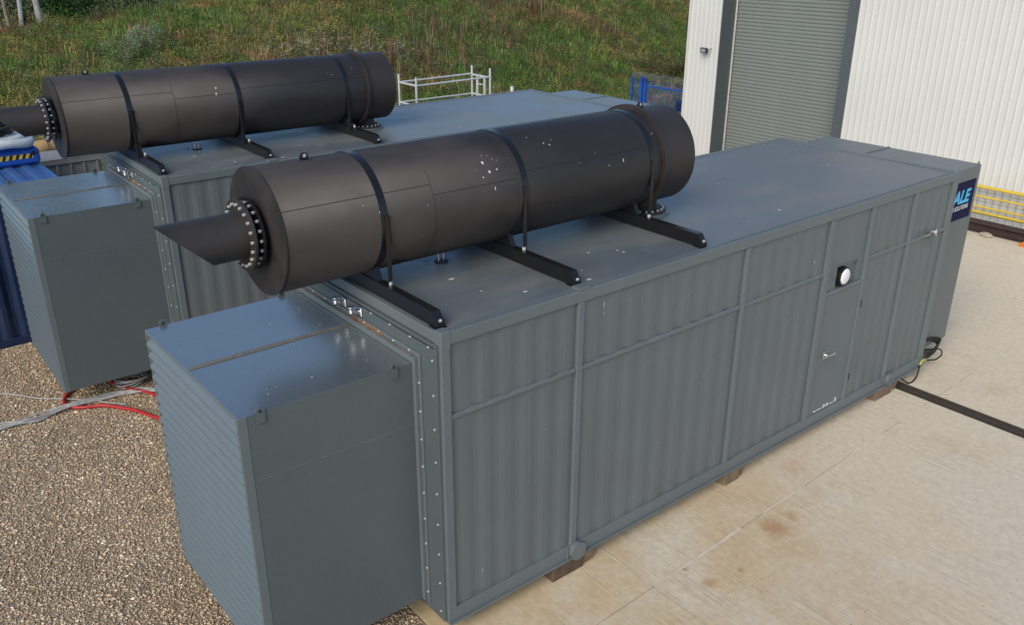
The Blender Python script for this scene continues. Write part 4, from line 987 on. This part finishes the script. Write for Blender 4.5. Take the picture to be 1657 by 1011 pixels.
# dead stems in clumps
cx = np.array([11.5, 13.5, 15.0, 16.6, 9.8, 19.0, 22.5, 26.5, 8.6, 12.6, 30.0, 4.5, 24.0]); cy = np.array([23.5, 24.6, 25.2, 25.6, 22.0, 27.5, 27.5, 30.0, 19.7, 26.4, 29.0, 19.0, 31.0])
nn = 85; X = np.repeat(cx, nn)+rs.normal(0, .95, len(cx)*nn); Y = np.repeat(cy, nn)+rs.normal(0, .6, len(cx)*nn); Z = hgt(X, Y)
cst = np.array([(.15, .095, .06), (.20, .16, .10), (.11, .055, .038)])[rs.randint(0, 3, len(X))]
blades(X, Y, Z, 2, rs.uniform(.4, 1.05, len(X)), .013, .04, .2, cst*1.5, 'dead_stems', 'dry brown weed stems standing on the bank')
k = rs.uniform(0, 1, len(X)) < .5
leaves(X[k], Y[k], Z[k]+.25, np.full(k.sum(), .06), rs.uniform(.2, .4, k.sum()), 14, .022, cst[k]*np.array([1.05, .75, .7]), 'dry_seed_heads', 'rusty brown seed heads on the dry stems')
# scattered pale flowers
x, y, z = ground_pts(2600); d, e = zone(x+3, y); k = fbm(x*.35+20, y*.35, 8) > .5; x, y, z = x[k], y[k], z[k]
leaves(x, y, z+rs.uniform(.2, .55, len(x)), np.full(len(x), .07), np.full(len(x), .06), 5, .018, np.tile(np.array([(.46, .45, .33)]), (len(x), 1))*rs.uniform(.6, 1.2, (len(x), 1)), 'pale_flowers', 'tiny pale flower heads scattered over the bank')
cxf = np.array([12.2, 13.2, 14.4, 10.9]); cyf = np.array([25.3, 24.2, 24.9, 24.6]); X = np.repeat(cxf, 55)+rs.normal(0, .9, 220); Y = np.repeat(cyf, 55)+rs.normal(0, .5, 220); Z = hgt(X, Y)
leaves(X, Y, Z+rs.uniform(.45, .95, 220), np.full(220, .09), np.full(220, .05), 7, .021, np.tile(np.array([(.55, .54, .45)]), (220, 1)), 'white_seed_fluff', 'white fluffy seed heads among the dry stems')
# silvery shrubs
def bush(name, xy, rad, h, colr, nl, size, label, cat='shrub', stems=9, stemmat='darkbark', grp=None):
    zz = float(hgt(*xy)); o = empty(name, (xy[0], xy[1], zz-.03)); tag(o, label, cat, grp)
    b = MB(); rr2 = random.Random(hash(label) % 1000 if False else int(xy[0]*100))
    tips = []
    for k in range(stems):
        a = rr2.uniform(0, 6.28); r_ = rad*rr2.uniform(.2, .85); tx, ty, tz = r_*math.cos(a), r_*math.sin(a), h*rr2.uniform(.6, .98)
        b.tube([(0.04*math.cos(a), .04*math.sin(a), 0), (tx*.45, ty*.45, tz*.55), (tx, ty, tz)], [.018, .012, .005], 5); tips.append((tx, ty, tz))
    b.build('stems', M[stemmat], o)
    m_ = max(1, nl//len(tips)//1)
    T = np.array(tips); nT = 5
    cxx = np.concatenate([T[:, 0]*f for f in (.55, .75, .9, 1.0, 1.05)]); cyy = np.concatenate([T[:, 1]*f for f in (.55, .75, .9, 1.0, 1.05)]); czz = np.concatenate([T[:, 2]*f for f in (.35, .55, .75, .88, .95)])
    n_ = len(cxx); l = leaves(cxx, cyy, czz-.1*h, np.full(n_, rad*.24), np.full(n_, h*.20), max(4, nl//n_), size, np.tile(np.array([colr]), (n_, 1))*rs.uniform(.65, 1.25, (n_, 1)), 'foliage', None, kind=None)
    l.parent = o; return o
def hit(u, v):
    # where a sight line in the photograph meets the bank (used once, to site a plant in the world)
    while v < 200:
        dd = (cf*FPX+right*(u-828.5)-up*(v-505.5)).normalized(); t = 12.0
        while t < 46:
            P = Vector(CAM)+dd*t
            if P.z < float(hgt(P.x, P.y)): return (P.x, P.y)
            t += 0.12
        v += 2
    return (P.x, P.y)
p1 = hit(238, 88); p2 = hit(207, 104)
bush('willow_shrub', p1, .75, 1.15, (.30, .36, .22), 1500, .032, 'taller silvery green shrub growing on the bank above the rear silencer', grp='silvery shrubs')
bush('willow_shrub', p2, .7, .95, (.24, .31, .17), 1100, .03, 'lower silvery shrub just left of the taller one on the bank', grp='silvery shrubs')
pb = hit(108, 21); bush('leafy_bush', pb, 1.1, 1.3, (.055, .13, .030), 5200, .055, 'bright green leafy bush at the wood edge right of the pale trunk', 'bush', 14)
pb = hit(44, 30); bush('dry_grass_clump', pb, .42, .5, (.16, .115, .04), 1500, .04, 'rusty yellow clump of dry growth in front of the pale trunks', 'bush', 14)
pb = hit(1085, 60); bush('bramble_bush', (pb[0]+.6, pb[1]+.4), 2.8, 1.3, (.12, .125, .05), 6000, .05, 'dark bramble thicket on the bank beside the warehouse corner', 'bush', 16)
pb = hit(1075, 100); bush('bramble_bush', pb, 2.2, .7, (.15, .13, .06), 3000, .045, 'lower bramble clump just above the blue fence', 'bush', 12)

# trees at the edge of the wood, upper left
def tree(xy, r, h, label, mat, seed, crown=2.0, green=(.05, .105, .028)):
    zz = float(hgt(*xy)); o = empty('birch_tree', (xy[0], xy[1], zz-.1)); tag(o, label, 'tree', 'trees at the wood edge'); rr2 = random.Random(seed)
    lx, ly = rr2.uniform(-.4, .4), rr2.uniform(-.4, .4); P = [(lx*(t/6)**1.3+.05*math.sin(t*2+seed), ly*(t/6)**1.3, h*t/6) for t in range(7)]
    b = MB(); b.tube(smooth_path(P, 4), [r*(1-.8*i/24)+.01 for i in range(25)], 12)
    tr_ = b.build('trunk', M[mat], o)
    b = MB(); tips = []
    for k in range(16):
        t = rr2.uniform(.38, .97); a = rr2.uniform(0, 6.28); ln = crown*(1.15-t)*rr2.uniform(.7, 1.2)+.4
        p0 = Vector((lx*t**1.3, ly*t**1.3, h*t)); p1_ = p0+Vector((math.cos(a)*ln*.5, math.sin(a)*ln*.5, ln*.45)); p2_ = p0+Vector((math.cos(a)*ln, math.sin(a)*ln, ln*.55))
        b.tube([p0, p1_, p2_], [r*.32*(1.1-t), r*.2*(1.1-t), .008], 5); tips += [p1_, p2_, p1_.lerp(p2_, .5)]
    b.build('limb', M[mat], o)
    T = np.array([tuple(t) for t in tips]); n_ = len(T)
    l = leaves(T[:, 0], T[:, 1], T[:, 2]-.45, np.full(n_, .75), np.full(n_, .95), 70, .07, np.tile(np.array([green]), (n_, 1))*rs.uniform(.6, 1.3, (n_, 1)), 'crown', None, kind=None); l.parent = o
for (u, v, r, h, lb, mt) in ((64, 19, .10, 8.5, 'thick pale barked tree, rightmost of the trunks at the wood edge', 'bark'),
                         (37, 12, .075, 8, 'pale tree trunk rising behind the rusty yellow clump', 'bark'),
                         (15, 15, .06, 7.5, 'slim grey tree trunk second from the left edge', 'darkbark'),
                         (3, 13, .055, 7, 'slim grey tree trunk at the upper left corner', 'darkbark')):
    tree(hit(u, v), r, h, lb, mt, int(u))
# the wood behind, one mass, its inner shade put into the dark leaf colour
X = rs.uniform(-8, 22, 420); Y = 36.5+rs.uniform(0, 5, 420)+.33*X; Z = hgt(X, Y)+rs.uniform(0, 1, 420)**1.2*6.5
leaves(X, Y, Z-.4, np.full(420, 1.1), np.full(420, 1.6), 190, .065, np.tile(np.array([(.022, .042, .013)]), (420, 1))*rs.uniform(.4, 1.3, (420, 1)), 'far_wood', 'dark leafy wood beyond the top of the bank')
print('TRIS', sum(len(o.data.polygons) for o in bpy.data.objects if o.type == 'MESH'))
